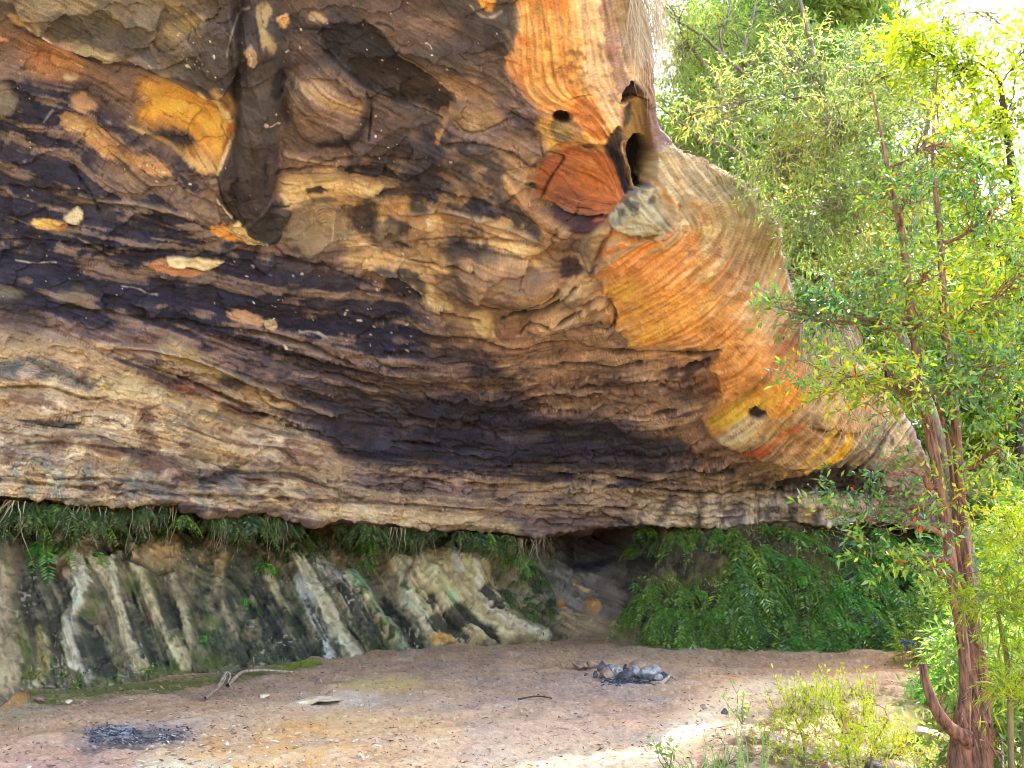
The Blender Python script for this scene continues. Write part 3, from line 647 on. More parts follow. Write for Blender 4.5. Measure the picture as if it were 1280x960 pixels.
# plates elongated along the bedding in the lower part
elong = sst(330, 480, Y + .1 * X) * (1 - sst(600, 800, X) * sst(560, 400, Y))
kx = 34 + 50 * elong; ky = 30 - 14 * elong
f1, f2, r1, r2, dx, dy = worley((wx * .97 - wy * .22) / 46, (wx * .12 + wy) / 26, 2)
plate = (r1 - .5) * .9 + dx * (r2 - .5) * 1.2 + dy * (r1 * 7 % 1 - .3) * 1.2
d_, _, _ = sdf(X, Y, [(640, -330), (655, 120), (700, 190), (740, 300), (750, 340), (790, 440), (890, 480), (880, 545), (1000, 590), (1240, 620), (1240, -330)])
out_side = 1 - sst(-10, 10, d_)
msk = 1 - .85 * out_side
lowmid = sst(370, 480, Y)
# thin beds in the low rear part of the roof: plates drawn out along the flow
sl = np.interp(X, [-900, 0, 300, 500, 700, 900, 1100], [.10, .10, .24, .13, .03, -.06, -.16])
by = Y - sl * (X - 400)
g1, g2, q1, q2, ex, ey = worley((X + 20 * rf.j1) / 120, (by + 12 * rf.j1 + 3 * rf.st3 + 14 * fbm2(X / 90, Y / 40, 19, 3)) / 14, 4)
g1b, g2b, q1b, q2b, exb, eyb = worley((X + 9 * rf.j1) / 46, (by + 7 * rf.j1 + 1.5 * rf.st3 + 8 * fbm2(X / 50, Y / 20, 20, 3)) / 6, 6)
f1b, f2b, r1b, r2b, dxb, dyb = worley((wx * .98 - wy * .18) / 17, (wx * .1 + wy) / 9, 5)
plate2 = (r1b - .5) * .8 + dxb * (r2b - .5) + dyb * (r1b * 5 % 1 - .3)
bed = (q1 - .5) * 1.0 + ey * (q2 - .2) * .9
bed2 = (q1b - .5) * .8 + eyb * (q2b - .2) * .8
up = 1 - lowmid
relief = msk * (up * (.12 * plate + .018 * plate2) + lowmid * (.085 * bed + .03 * bed2))
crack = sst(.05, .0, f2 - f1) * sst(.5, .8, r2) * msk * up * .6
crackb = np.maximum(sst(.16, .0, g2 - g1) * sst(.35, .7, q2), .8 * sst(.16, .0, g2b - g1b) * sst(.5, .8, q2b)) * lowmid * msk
relief -= .05 * crack + .035 * crackb
relief += (.035 * rf.st3 + .014 * rf.st2) * (.4 + .6 * lowmid) * (.12 + .88 * msk) + (.006 + .004 * out_side) * rf.st
relief += .20 * fbm2(X / 120, Y / 90, 6, 3) + .03 * rf.j1 + .012 * rf.j2 + .006 * fbm2(X / 3.5, Y / 3.5, 4, 2)
rf.h += relief
# bedded courses near the ledge
yy = Y - .06 * X + 5 * rf.j1
band = sst(560, 600, Y)
rf.h += band * .03 * np.sign(np.sin(yy / 7.)) * (fbm2(X / 60, Y / 8, 8, 3) > 0)
# colour modulations that belong to the stone: fibres, plates, weathering
mod = 1 + (.06 + .04 * lowmid) * np.clip(rf.st, -2.2, 2.2) + (.09 + .06 * lowmid) * np.clip(rf.st2, -2, 2) * (.5 + .5 * lowmid) * (.4 + .6 * msk) + .10 * rf.j2 + .16 * fbm2(X / 14, Y / 11, 12, 4) + .22 * (r1 - .5) * msk * up + (.08 * (r1b - .5) * up + .34 * (q1b - .5) * lowmid + .34 * (q1 - .5) * lowmid) * msk
mod = mod + out_side * (.12 * np.clip(rf.st, -2, 2) + .10 * fbm2(X / 8, Y / 8, 41, 3))
rf.rgb *= np.clip(mod, .35, 1.9)[..., None]
soot = sst(.1, .75, fbm2(X / 70 + .4 * rf.st3, Y / 50 + .2 * rf.j1, 23, 5, .55)) * (1 - out_side) * .45
rf.rgb = rf.rgb * (1 - soot[..., None]) + soot[..., None] * lin((62, 56, 68))
wash = sst(.15, .8, fbm2(X / 44 + .5 * rf.st3, Y / 26 + .2 * rf.j1, 29, 5, .55)) * .2
rf.rgb = rf.rgb * (1 - wash[..., None]) + wash[..., None] * np.clip(rf.rgb * 1.9 + lin((70, 58, 44)), 0, 1)
hue = fbm2(X / 34, Y / 24, 15, 4) * .12 + .05 * rf.st2
rf.rgb *= np.stack([1 + hue * .5, 1 + 0 * hue, 1 - hue * 1.3], -1)
rf.rgb *= (1 - .3 * crack - .35 * crackb)[..., None]  # cracks darkened in colour as well as cut into the relief
fresh = sst(.16, .0, g2b - g1b) * sst(.4, .15, q2b) * lowmid * msk
fresh2 = sst(.05, .0, f2 - f1) * sst(.45, .2, r2) * msk
rf.rgb *= (1 + .45 * fresh + .6 * fresh2)[..., None]
# thin black mineral wisps
w_ = sst(1.0, 2.0, rf.st * .7 + rf.st2 * .7) * .5 * msk
rf.rgb *= (1 - w_)[..., None]
wl = sst(1.2, 2.2, -rf.st * .8 - rf.st2 * .5) * (.35 + .3 * out_side)
rf.rgb = rf.rgb * (1 - wl[..., None] * .6) + rf.rgb ** .7 * wl[..., None] * .6
ALB = .95
lum = rf.rgb.mean(-1, keepdims=True)
rf.rgb = lum + (rf.rgb - lum) * (.86 + .12 * out_side)[..., None]
rf.rgb = rf.rgb * np.array([.98, 1.0, 1.08])
rgbR = np.clip(rf.rgb ** .95 * ALB + .004, .006, .85)

# ---- place the surface in the world
d, nx_, ny_ = sdf(X, Y, ROOF_POLY)
e = np.maximum(d, 0)
cmp_ = np.where(Y > 600, .12, .04)
lx = np.where(d > 0, nx_ + (X - nx_) * cmp_, X); ly = np.where(d > 0, ny_ + (Y - ny_) * cmp_, Y)
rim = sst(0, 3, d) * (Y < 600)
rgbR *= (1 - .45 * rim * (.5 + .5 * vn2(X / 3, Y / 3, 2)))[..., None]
wob = 6 * rf.j1
edge = sst(0, 26, -d)
Yd = roofY(lx, ly)
isled = (Y > 600) & (d > 0)
Yd = Yd + np.where(isled, e * .11 + .25 * sst(0, 5, e), .02 * e + .2 * e * sst(0, 10, e))
B3 = at(lx, ly, Yd)
gu = np.gradient(B3, axis=1); gv = np.gradient(B3, axis=0)
nrm = np.cross(gu, gv); nrm /= np.linalg.norm(nrm, axis=-1, keepdims=True) + 1e-9
tocam = -(B3 - np.array([0, 0, EYE])); tocam /= np.linalg.norm(tocam, axis=-1, keepdims=True)
sgn = np.sign((nrm * tocam).sum(-1, keepdims=True)); nrm *= np.where(sgn == 0, 1, sgn)
dirn = nrm * .55 + tocam * .45
dirn /= np.linalg.norm(dirn, axis=-1, keepdims=True)
hh = rf.h * sst(3, -9, np.where(Y > 560, d, -99)) * sst(16, 0, e) + .12 * rf.j1 * sst(-9, 0, d) * (Y > 560)
P3 = B3 + dirn * (hh * (Yd / 13.))[..., None]
keep = (d < 58) & ~((d > 20) & (Y < -255)) 
m_rock = rock_mat('weathered_sandstone', .6, 9., .88, .3)
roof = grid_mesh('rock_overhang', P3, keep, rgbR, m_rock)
tag(roof, 'huge curved sandstone overhang stained black, tan and orange forming the cave roof', 'rock overhang', kind='structure')
# ================================================================== cave floor
def ground_z(X, Y):
    X = np.asarray(X, float); Y = np.asarray(Y, float)
    z = .25 * sst(14, 24, Y) + .05 * np.sin(X * .7 + 1) * np.sin(Y * .45) + .03 * fbm2(X / 1.7 + 30, Y / 1.7, 2, 3)
    z = z + 3.5 * sst(11.5, 30, X) * sst(4, 22, Y) + 7 * sst(26, 70, Y) + 5 * sst(16, 50, X)    # the hillside beyond the cave mouth
    z = z - .8 * sst(2.6, 4.9, X) * sst(13, 8.5, Y) * sst(-6, 2, Y)                        # the drop below the shelter's lip
    z = z + .35 * sst(-6.6, -8.8, X) * sst(9.5, 12.5, Y)
    return z
gx = np.concatenate([np.linspace(-700, -60, 60)[:-1], np.arange(-60, 1340, 2.0), np.linspace(1342, 2400, 60)])
gy = np.concatenate([np.linspace(757, 780, 24)[:-1], np.arange(780, 985, 1.0), np.linspace(986, 1700, 160)])
QX, QY = np.meshgrid(gx, gy)
g = Chart(QX, QY, [(0, 0, 0)], (200, 164, 138), 4)
dx_, dy_, dz_ = ray(QX, QY); t_ = -EYE / dz_
wX, wY = dx_ * t_, dy_ * t_
for _ in range(6):
    t_ = (ground_z(wX, wY) * 1. - EYE) / dz_
    t_ = np.clip(t_, 0, 90)
    wX, wY = dx_ * t_, dy_ * t_
wZ = ground_z(wX, wY)
g.j1 = fbm2(wX * 1.6, wY * 1.6, 5, 6, .62); g.j2 = fbm2(wX * 8, wY * 8, 7, 4, .65)
g.st = fbm2(wX * 30, wY * 30, 6, 2) * 1.5; g.st2 = fbm2(wX * 4, wY * 6, 3, 5, .65) * 1.5; g.st3 = fbm2(wX * .8, wY * 1.4, 2, 3) * 1.5
gP, gB = g.P, g.blotch
gP((200, 166, 140), [(420, 830), (700, 806), (1180, 806), (1180, 850), (960, 852), (880, 880), (800, 920), (640, 930), (500, 900)], 14, 10, 3)
gP((182, 152, 134), [(560, 850), (720, 838), (880, 846), (900, 870), (820, 910), (680, 900)], 14, 10, 4, .85)
gP((160, 146, 140), [(800, 850), (860, 852), (850, 880), (790, 890), (760, 866)], 10, 8, 3, .6)
gP((184, 146, 116), [(900, 815), (1190, 812), (1190, 842), (980, 846), (880, 836)], 7, 5, 3, .8)
gP((206, 146, 96), [(1100, 808), (1196, 806), (1196, 824), (1130, 826)], 5, 4, 1, .85)
gP((222, 202, 176), [(880, 870), (930, 852), (1000, 846), (1070, 850), (1080, 862), (980, 872), (900, 900), (850, 930), (780, 960), (740, 960), (820, 910)], 9, 8, 4, .9)  # sunlit stretch of sand, its brightness put into the colour
gP((206, 180, 150), [(560, 930), (800, 920), (860, 960), (900, 1100), (500, 1100)], 18, 12, 4, .8)
gP((176, 158, 134), [(950, 870), (1150, 850), (1300, 850), (1400, 1100), (900, 1100), (880, 930)], 14, 12, 5, .9)
gB((96, 74, 52), [(900, 870), (1300, 840), (1500, 1200), (800, 1200)], 10, .5, 12, 31, 1.)
gB((104, 112, 58), [(1000, 880), (1300, 830), (1500, 1200), (900, 1200)], 12, .4, 16, 35, .8)
# left: ochre and cream sand, its foreground brightness also put into the colour
gP((222, 180, 138), [(160, 940), (260, 905), (330, 892), (460, 884), (560, 890), (600, 930), (520, 1000), (150, 1000)], 14, 12, 5, .9)
gB((232, 166, 100), [(200, 930), (300, 905), (420, 905), (470, 930), (420, 960), (240, 970)], 14, .45, 30, 37, .8, .7)
gP((236, 214, 182), [(330, 872), (400, 858), (470, 862), (480, 878), (420, 890), (350, 884)], 5, 8, 4, .6)
gP((240, 206, 140), [(390, 850), (520, 842), (530, 860), (430, 868)], 7, 6, 3, .7)
gP((214, 158, 134), [(-60, 930), (80, 930), (180, 940), (180, 1000), (-60, 1000)], 12, 9, 4, .5)
gP((230, 206, 180), [(160, 948), (260, 944), (300, 956), (290, 1000), (150, 1000)], 8, 7, 4, .7)
gP((190, 152, 124), [(-60, 880), (240, 866), (400, 848), (440, 842), (380, 880), (200, 905), (-60, 920)], 9, 8, 4, .8)
gP((196, 176, 146), [(-60, 882), (60, 880), (90, 886), (40, 900), (-60, 905)], 7, 5, 2, .7)
gP((222, 158, 76), [(-200, 830), (0, 846), (30, 864), (36, 876), (-10, 882), (-200, 890)], 5, 4, 1, .9)
gP((112, 118, 56), [(30, 868), (120, 856), (240, 846), (360, 830), (400, 822), (400, 834), (300, 850), (200, 866), (90, 876), (40, 878)], 5, 4, 1, .9)
gB((140, 160, 60), [(320, 832), (396, 824), (400, 836), (340, 842)], 4, .6, 10, 3, .5)
gP((84, 70, 58), [(270, 832), (320, 828), (316, 838), (280, 842)], 3, 2, 0, .8)
# burnt ground
gP((150, 130, 124), [(80, 905), (240, 904), (250, 932), (150, 938), (80, 930)], 7, 6, 1, .7)
gP((84, 82, 92), [(98, 912), (140, 908), (200, 907), (234, 916), (218, 928), (150, 932), (110, 926)], 4, 7, 3, .8)
gB((150, 156, 172), [(110, 908), (200, 906), (170, 922), (110, 924)], 3, .45, 8, 9, .8)
gP((150, 146, 150), [(745, 844), (800, 838), (836, 848), (842, 858), (790, 860), (750, 856)], 4, 3, 1, .8)
gP((70, 66, 72), [(766, 846), (800, 843), (806, 852), (776, 854)], 3, 2, 1, .9)
g.rgb *= np.clip(1 + .16 * g.j1 + .16 * g.j2 + .13 * g.st, .4, 1.6)[..., None]
hz = .08 * g.st3 + .06 * fbm2(wX * 2.3, wY * 3, 21, 4)
g.rgb *= np.stack([1 + hz * .6, 1 + 0 * hz, 1 - hz * 1.4], -1)
spk = sst(.62, .8, vn2(wX * 17, wY * 17, 3) * .6 + vn2(wX * 41, wY * 41, 5) * .6)
g.rgb *= (1 - .6 * spk)[..., None]
spk = sst(.6, .8, vn2(wX * 19 + 7, wY * 19, 1) * .6 + vn2(wX * 47, wY * 47, 2) * .6)
g.rgb = g.rgb * (1 - .5 * spk[..., None]) + .5 * spk[..., None] * lin((240, 226, 206))
wZ2 = wZ + g.h + .05 * g.j1 + .016 * g.j2 + .03 * fbm2(wX * .9, wY * 1.2, 14, 4)
outer = (QX < -640) | (QX > 2330) | (QY > 1660) | (QY < 759)
wZ2 = np.where(outer, wZ2 - .5, wZ2)
m_floor = rock_mat('trodden_sand', .8, 18., .95, .3, (1, 1, 1))
floor = grid_mesh('ground', np.stack([wX, wY, wZ2], -1), np.ones(QX.shape, bool), np.clip(g.rgb ** .9 * np.array([1.07, 1.0, .84]), .01, .85), m_floor)
tag(floor, 'trodden sandy cave floor in pink, ochre and pale cream with burnt patches', 'ground', kind='structure')
def gz(x, y): return float(ground_z(x, y))
def on_ground(px, py):
    dx, dy, dz = ray(px, py); t = 8.
    t = -EYE / dz
    for _ in range(12): t = (gz(dx * t, dy * t) - EYE) / dz
    return Vector((dx * t, dy * t, gz(dx * t, dy * t)))
# the wider terrain under and around it
m_ter, tnt, tout = mat_new('forest_soil')
tb = tnt.nodes.new('ShaderNodeBsdfPrincipled'); tb.inputs['Roughness'].default_value = .95
tn = tnt.nodes.new('ShaderNodeTexNoise'); tn.inputs['Scale'].default_value = 1.4; tn.inputs['Detail'].default_value = 9; tn.inputs['Roughness'].default_value = .7
tcx = tnt.nodes.new('ShaderNodeTexCoord'); tnt.links.new(tcx.outputs['Object'], tn.inputs['Vector'])
tr = tnt.nodes.new('ShaderNodeValToRGB'); tr.color_ramp.elements[0].position = .35; tr.color_ramp.elements[0].color = (.16, .15, .06, 1); tr.color_ramp.elements[1].position = .65; tr.color_ramp.elements[1].color = (.52, .38, .24, 1)
e_ = tr.color_ramp.elements.new(.5); e_.color = (.30, .24, .12, 1)
tnt.links.new(tn.outputs['Fac'], tr.inputs['Fac']); tnt.links.new(tr.outputs[0], tb.inputs['Base Color']); tnt.links.new(tb.outputs[0], tout.inputs[0])
sx = np.sign(np.linspace(-1, 1, 161)) * np.abs(np.linspace(-1, 1, 161)) ** 3 * 600
TX, TY = np.meshgrid(sx, sx + 8)
TZ = ground_z(TX, TY) - .12 - .25 * ((TX > -9) & (TX < 9) & (TY > 3) & (TY < 26))
ter = grid_mesh('terrain', np.stack([TX, TY, TZ], -1)[::-1], np.ones(TX.shape, bool), None, m_ter)
tag(ter, 'leaf-strewn forest hillside rising beyond the mouth of the cave', 'terrain', kind='structure')

# ================================================================== lower wall below the ledge
vx = np.concatenate([np.linspace(-700, -40, 60)[:-1], np.arange(-40, 1260, 1.4)])
vy = np.arange(585, 905, 1.4)
VX, VY = np.meshgrid(vx, vy)
BASE = np.array([(-700, 1010), (-200, 905), (0, 884), (40, 868), (80, 862), (130, 858), (240, 842), (370, 828), (420, 823), (470, 817), (530, 811), (560, 806), (620, 805), (690, 799), (740, 797), (800, 806), (900, 812), (1000, 812), (1100, 811), (1180, 806), (1260, 800)], float)
vb = np.interp(VX, BASE[:, 0], BASE[:, 1])
bp = [on_ground(a, b) for a, b in BASE]
Yb = np.interp(VX, BASE[:, 0], [q.y for q in bp])
k_ = np.ones(25) / 25; Yb = np.apply_along_axis(lambda r: np.convolve(np.pad(r, 12, 'edge'), k_, 'valid'), 1, Yb)
WF = [(0, 700, 88), (100, 760, 75), (180, 760, 72), (260, 780, 70), (340, 760, 62), (400, 760, 60), (460, 760, 58), (540, 760, 48), (600, 770, 40), (660, 780, 32), (760, 760, 20), (900, 740, 80), (1100, 740, 80), (250, 690, 10), (100, 690, 20)]
wl_ = Chart(VX, VY, WF, (120, 112, 90), 6)
p, s, e2, bl = wl_.P, wl_.S, wl_.E, wl_.blotch
bl((78, 78, 68), [(-700, 640), (520, 640), (560, 820), (-700, 900)], 8, .5, 20, 3, 1.2)
bl((128, 108, 84), [(-700, 660), (500, 660), (540, 820), (-700, 900)], 8, .4, 24, 5, 1.2)
bl((88, 98, 52), [(-700, 700), (420, 700), (420, 850), (-700, 880)], 8, .4, 16, 7, .8)
PALE = (206, 190, 146); PW = (226, 214, 184); GR = (168, 162, 150)
def rib(pts, w, c, h=.26, op=.92, soft=2.5):
    s(None, pts, w * 1.2, w * 1.5, 2, 1, h)
    s(c, pts, w * 1.0, soft, w * .45 + 1, op)
p((206, 188, 150), [(-40, 700), (12, 700), (22, 740), (26, 800), (36, 850), (10, 870), (-50, 880)], 4, 5, 3, .9, h=.15)
p((74, 70, 62), [(24, 710), (70, 700), (96, 730), (92, 780), (60, 800), (34, 790)], 5, 5, 4, .8)
p((110, 74, 56), [(66, 690), (100, 676), (124, 668), (112, 690), (90, 716), (80, 730), (66, 712)], 4, 3, 2, .9, h=.1)
for a in ([(70, 700), (90, 680), (122, 664)], [(74, 706), (96, 690), (116, 676)], [(60, 690), (78, 672), (84, 662)]):
    rib(a, 3, (204, 186, 160), .12)
rib([(98, 702), (106, 730), (98, 760), (90, 790), (94, 830)], 9, PW)
rib([(120, 700), (140, 730), (150, 760), (160, 800), (176, 836)], 8, PALE)
rib([(140, 690), (142, 716), (166, 790), (180, 820)], 5, PW, .1)
rib([(96, 780), (106, 820), (114, 850)], 6, GR, .12)
bl((66, 70, 58), [(228, 700), (330, 700), (420, 740), (436, 812), (420, 826), (250, 836)], 8, .62, 18, 13, .6, .9)
rib([(52, 790), (60, 840), (52, 856)], 7, (176, 160, 100), .12)
rib([(160, 694), (176, 712), (186, 740), (200, 780), (232, 826)], 8, PALE)
rib([(216, 712), (224, 750), (236, 790), (236, 820)], 6, (186, 172, 136))
rib([(214, 672), (200, 690), (184, 700)], 4, PW, .1)
rib([(190, 664), (184, 690)], 4, PW, .08)
p((196, 166, 116), [(160, 664), (196, 660), (230, 672), (226, 716), (206, 716), (170, 704), (164, 690)], 4, 4, 2, .85, h=.12)
p((70, 50, 46), [(112, 690), (140, 676), (160, 682), (170, 700), (160, 708), (150, 690), (120, 700)], 3, 2, 1, .9, h=-.4)
s((70, 46, 40), [(164, 706), (180, 712), (200, 718), (226, 718)], 2, 2, 1.5, .9, -.1)
p((206, 176, 130), [(262, 694), (282, 686), (284, 706), (272, 736), (264, 716)], 4, 4, 1, .85, h=.1)
rib([(270, 730), (280, 760), (296, 790)], 7, (150, 140, 116), .14, .7)
rib([(334, 714), (346, 740), (362, 770)], 5, PALE, .14, .8)
rib([(366, 690), (380, 712), (400, 750), (426, 800), (440, 822)], 9, (196, 190, 160))
rib([(372, 726), (390, 770), (412, 818)], 7, (186, 188, 184), .14)
rib([(396, 700), (420, 720), (440, 760), (456, 790)], 8, (190, 184, 170))
rib([(440, 720), (456, 742), (476, 776), (500, 812)], 7, (150, 176, 140))
rib([(452, 748), (470, 776), (492, 806)], 5, PALE, .1)
p((160, 210, 160), [(440, 718), (452, 722), (464, 742), (458, 752), (444, 740)], 3, 3, 1, .8)
p((200, 184, 140), [(486, 700), (520, 694), (600, 690), (612, 730), (640, 760), (676, 790), (680, 802), (600, 806), (560, 806), (520, 776), (496, 740), (484, 716)], 5, 5, 4, .95, h=.16)
rib([(492, 700), (510, 716), (502, 740), (520, 770), (550, 800)], 8, (216, 204, 170))
rib([(520, 706), (506, 724), (504, 738)], 3, (130, 96, 80), .05)
rib([(564, 704), (590, 700), (596, 740), (630, 780), (676, 800)], 8, (210, 196, 166))
rib([(540, 720), (548, 752), (600, 800)], 6, PALE)
rib([(560, 690), (572, 720)], 7, (206, 204, 196), .1)
p((160, 196, 150), [(556, 738), (568, 736), (572, 756), (560, 764)], 3, 2, 0, .8)
DK = (56, 57, 54)
for a in ([(418, 722), (440, 740), (476, 790), (486, 816), (462, 816), (440, 780)], [(476, 740), (500, 770), (536, 808), (510, 812), (484, 776)], [(532, 752), (540, 750), (544, 770), (570, 790), (586, 802), (560, 798), (526, 776), (540, 776)],
          [(560, 764), (578, 752), (596, 776), (622, 800), (608, 804), (580, 784), (560, 776)], [(600, 726), (612, 736), (640, 764), (624, 760), (604, 748)], [(310, 720), (336, 740), (400, 800), (410, 824), (340, 826), (320, 780)],
          [(150, 742), (168, 740), (196, 790), (214, 826), (186, 830), (166, 790)], [(96, 770), (112, 772), (150, 830), (150, 852), (120, 850), (104, 820)], [(196, 730), (222, 760), (226, 800), (216, 810), (200, 770)], [(376, 744), (392, 762), (408, 800), (400, 806), (384, 770)]):
    p(DK, a, 2.5, 6, 3, .92, h=-.05)
bl((72, 84, 48), [(410, 720), (540, 740), (540, 812), (440, 816)], 6, .35, 8, 9, .6)
p((216, 158, 76), [(536, 798), (556, 794), (568, 800), (556, 806), (540, 806)], 3, 2, 0, .9)
p((220, 176, 60), [(250, 690), (256, 700), (250, 706)], 3, 2, 0, .4)
# recess right of the buttress
p((120, 114, 110), [(640, 690), (700, 670), (830, 670), (830, 760), (760, 780), (700, 770), (660, 740)], 8, 5, 2, .9)
p((96, 98, 116), [(690, 672), (830, 668), (830, 706), (700, 712)], 8, 4, 3, .9)  # recess shade put into the wall colour as dull navy
p((186, 140, 90), [(732, 750), (744, 744), (752, 760), (744, 768), (732, 764)], 3, 2, 0, .9, h=.12)
s((220, 170, 120), [(718, 730), (728, 736), (736, 738)], 1.6, 1.5, .6, .9)
p((200, 150, 80), [(698, 752), (706, 750), (708, 764), (700, 764)], 3, 2, 0, .9)
p((164, 140, 112), [(690, 764), (750, 764), (770, 780), (800, 800), (700, 798), (690, 780)], 6, 4, 3, .85)
p((100, 92, 84), [(756, 700), (790, 706), (788, 720), (760, 720)], 5, 3, 1, .6, h=.14)
p((128, 112, 96), [(712, 720), (726, 718), (730, 726), (716, 728)], 2, 2, 0, .7, h=.1)
p((58, 52, 42), [(780, 660), (1300, 650), (1300, 815), (820, 812), (780, 790)], 10, 6, 2, .9)
bl((84, 88, 46), [(800, 700), (1300, 680), (1300, 812), (800, 806)], 8, .45, 14, 11, .8)
p((92, 70, 54), [(800, 794), (900, 806), (1180, 806), (1180, 830), (800, 820)], 4, 3, 1, .8)
bl((92, 104, 60), [(-700, 660), (560, 690), (540, 812), (-700, 870)], 8, .36, 11, 19, .5, .2)
bl((176, 164, 130), [(-700, 690), (480, 700), (520, 812), (-700, 870)], 8, .32, 12, 23, .8, .3)
bl((64, 62, 58), [(-700, 690), (480, 700), (520, 812), (-700, 870)], 8, .3, 10, 29, .5, .4)
mm_ = sst(.25, .5, fbm2(VX / 9, VY / 8, 33, 4)) * (VX < 560); wl_.rgb = wl_.rgb * (1 - .3 * mm_[..., None]) + .3 * mm_[..., None] * lin((74, 84, 50))
wl_.rgb *= np.clip(1 + .14 * np.clip(wl_.st, -2, 2) + .16 * wl_.st2 * .7 + .16 * wl_.j2 + .2 * fbm2(VX / 12, VY / 10, 9, 4), .35, 1.8)[..., None]
spk = sst(.4, .75, vn2(VX / 3.2, VY / 3.2, 3)) * sst(0, .6, fbm2(VX / 40, VY / 40, 3, 3)) * (VX < 560)
wl_.rgb = wl_.rgb * (1 - .6 * spk[..., None]) + .6 * spk[..., None] * lin((206, 200, 186))
dkp = sst(.2, .7, vn2(VX / 5, VY / 4.4, 6) * .6 + wl_.j2 * .6) * (VX < 700); wl_.rgb *= (1 - .5 * dkp)[..., None]
f1, f2, r1, r2, ddx, ddy = worley(VX / 30 + wl_.j1 * .5, VY / 26 + wl_.j2 * .3, 3)
wl_.h += .11 * ((r1 - .5) + ddx * (r2 - .5)) + .03 * wl_.st2 + .012 * wl_.st + .12 * wl_.j1 + .05 * wl_.j2 + .25 * fbm2(VX / 70, VY / 50, 5, 3)
u_ = np.clip((vb - VY) / np.maximum(vb - 655, 30), -.5, 1.6)
rec = np.interp(VX, [-700, 0, 200, 430, 560, 640, 700, 760, 830, 900, 1000, 1260], [1.8, 1.8, 1.8, 2., 2., 2.2, 2.3, 2.2, 1.8, 1.5, 1.4, 1.6])
Yw = Yb + rec * (np.sign(u_) * np.abs(u_) ** 1.3) + 1.6 * sst(700, 720, VX) * sst(832, 810, VX) * sst(716, 700, VY) + .5 * sst(690, 655, VY)
W3 = at(VX, VY, Yw)
un = np.array([.2, -.9, .3]); un /= np.linalg.norm(un)
hw = wl_.h * (Yw / 17)
W3 = W3 + un * hw[..., None]
m_wall = rock_mat('mossy_sandstone', .9, 13., .9, .42, (1.6, 1.6, .8))
wall = grid_mesh('rock_wall', W3, np.ones(VX.shape, bool), np.clip(wl_.rgb ** .92 * np.array([1.32, 1.2, 1.08]), .006, .85), m_wall)
tag(wall, 'low fluted rock wall under the ledge with pale ribs and dark moss', 'rock wall', kind='structure')
from bisect import bisect_left
def on_wall(px, py, out=.03):
    i = min(max(bisect_left(vx, px), 1), len(vx) - 2); j = int(np.clip((py - vy[0]) / 1.4, 0, len(vy) - 2))
    q = W3[j, i]
    return Vector((q[0] + un[0] * out, q[1] + un[1] * out, q[2] + un[2] * out))
def on_roof(px, py, out=.02):
    i = int(np.clip(np.searchsorted(ax, px), 1, len(ax) - 2)); j = int(np.clip(np.searchsorted(ay, py), 1, len(ay) - 2))
    q = P3[j, i] + dirn[j, i] * out
    return Vector(q)
# ================================================================== plants
def leaf_mat(name, stops, trans=.45, rough=.38, spec=.5):
    m, nt, out = mat_new(name); N, L = nt.nodes.new, nt.links.new
    a = N('ShaderNodeAttribute'); a.attribute_name = 'tint'
    r = N('ShaderNodeValToRGB'); cr = r.color_ramp
    while len(cr.elements) > 1: cr.elements.remove(cr.elements[-1])
    for i, (pos, c) in enumerate(stops):
        el = cr.elements[0] if i == 0 else cr.elements.new(pos)
        el.position = pos; el.color = (*lin(c), 1)
    L(a.outputs['Fac'], r.inputs['Fac'])
    b = N('ShaderNodeBsdfPrincipled'); b.inputs['Roughness'].default_value = rough; b.inputs['Specular IOR Level'].default_value = spec
    L(r.outputs[0], b.inputs['Base Color'])
    t = N('ShaderNodeBsdfTranslucent')
    hs = N('ShaderNodeHueSaturation'); hs.inputs['Value'].default_value = 1.25; hs.inputs['Saturation'].default_value = 1.15
    L(r.outputs[0], hs.inputs['Color']); L(hs.outputs[0], t.inputs['Color'])
    mx = N('ShaderNodeMixShader'); mx.inputs[0].default_value = trans
    L(b.outputs[0], mx.inputs[1]); L(t.outputs[0], mx.inputs[2]); L(mx.outputs[0], out.inputs[0])
    return m
def bark_mat(name, c1, c2, scale=14):
    m, nt, out = mat_new(name); N, L = nt.nodes.new, nt.links.new
    tc = N('ShaderNodeTexCoord'); mp = N('ShaderNodeMapping'); mp.inputs['Scale'].default_value = (1, 1, .16)
    n = N('ShaderNodeTexNoise'); n.inputs['Scale'].default_value = scale; n.inputs['Detail'].default_value = 8; n.inputs['Roughness'].default_value = .65
    L(tc.outputs['Object'], mp.inputs[0]); L(mp.outputs[0], n.inputs['Vector'])
    r = N('ShaderNodeValToRGB'); r.color_ramp.elements[0].position = .36; r.color_ramp.elements[1].position = .64
    r.color_ramp.elements[0].color = (*lin(c1), 1); r.color_ramp.elements[1].color = (*lin(c2), 1)
    L(n.outputs['Fac'], r.inputs[0])
    b = N('ShaderNodeBsdfPrincipled'); b.inputs['Roughness'].default_value = .9
    L(r.outputs[0], b.inputs['Base Color'])
    bp = N('ShaderNodeBump'); bp.inputs['Strength'].default_value = .9; bp.inputs['Distance'].default_value = .03
    L(n.outputs['Fac'], bp.inputs['Height']); L(bp.outputs[0], b.inputs['Normal']); L(b.outputs[0], out.inputs[0])
    return m
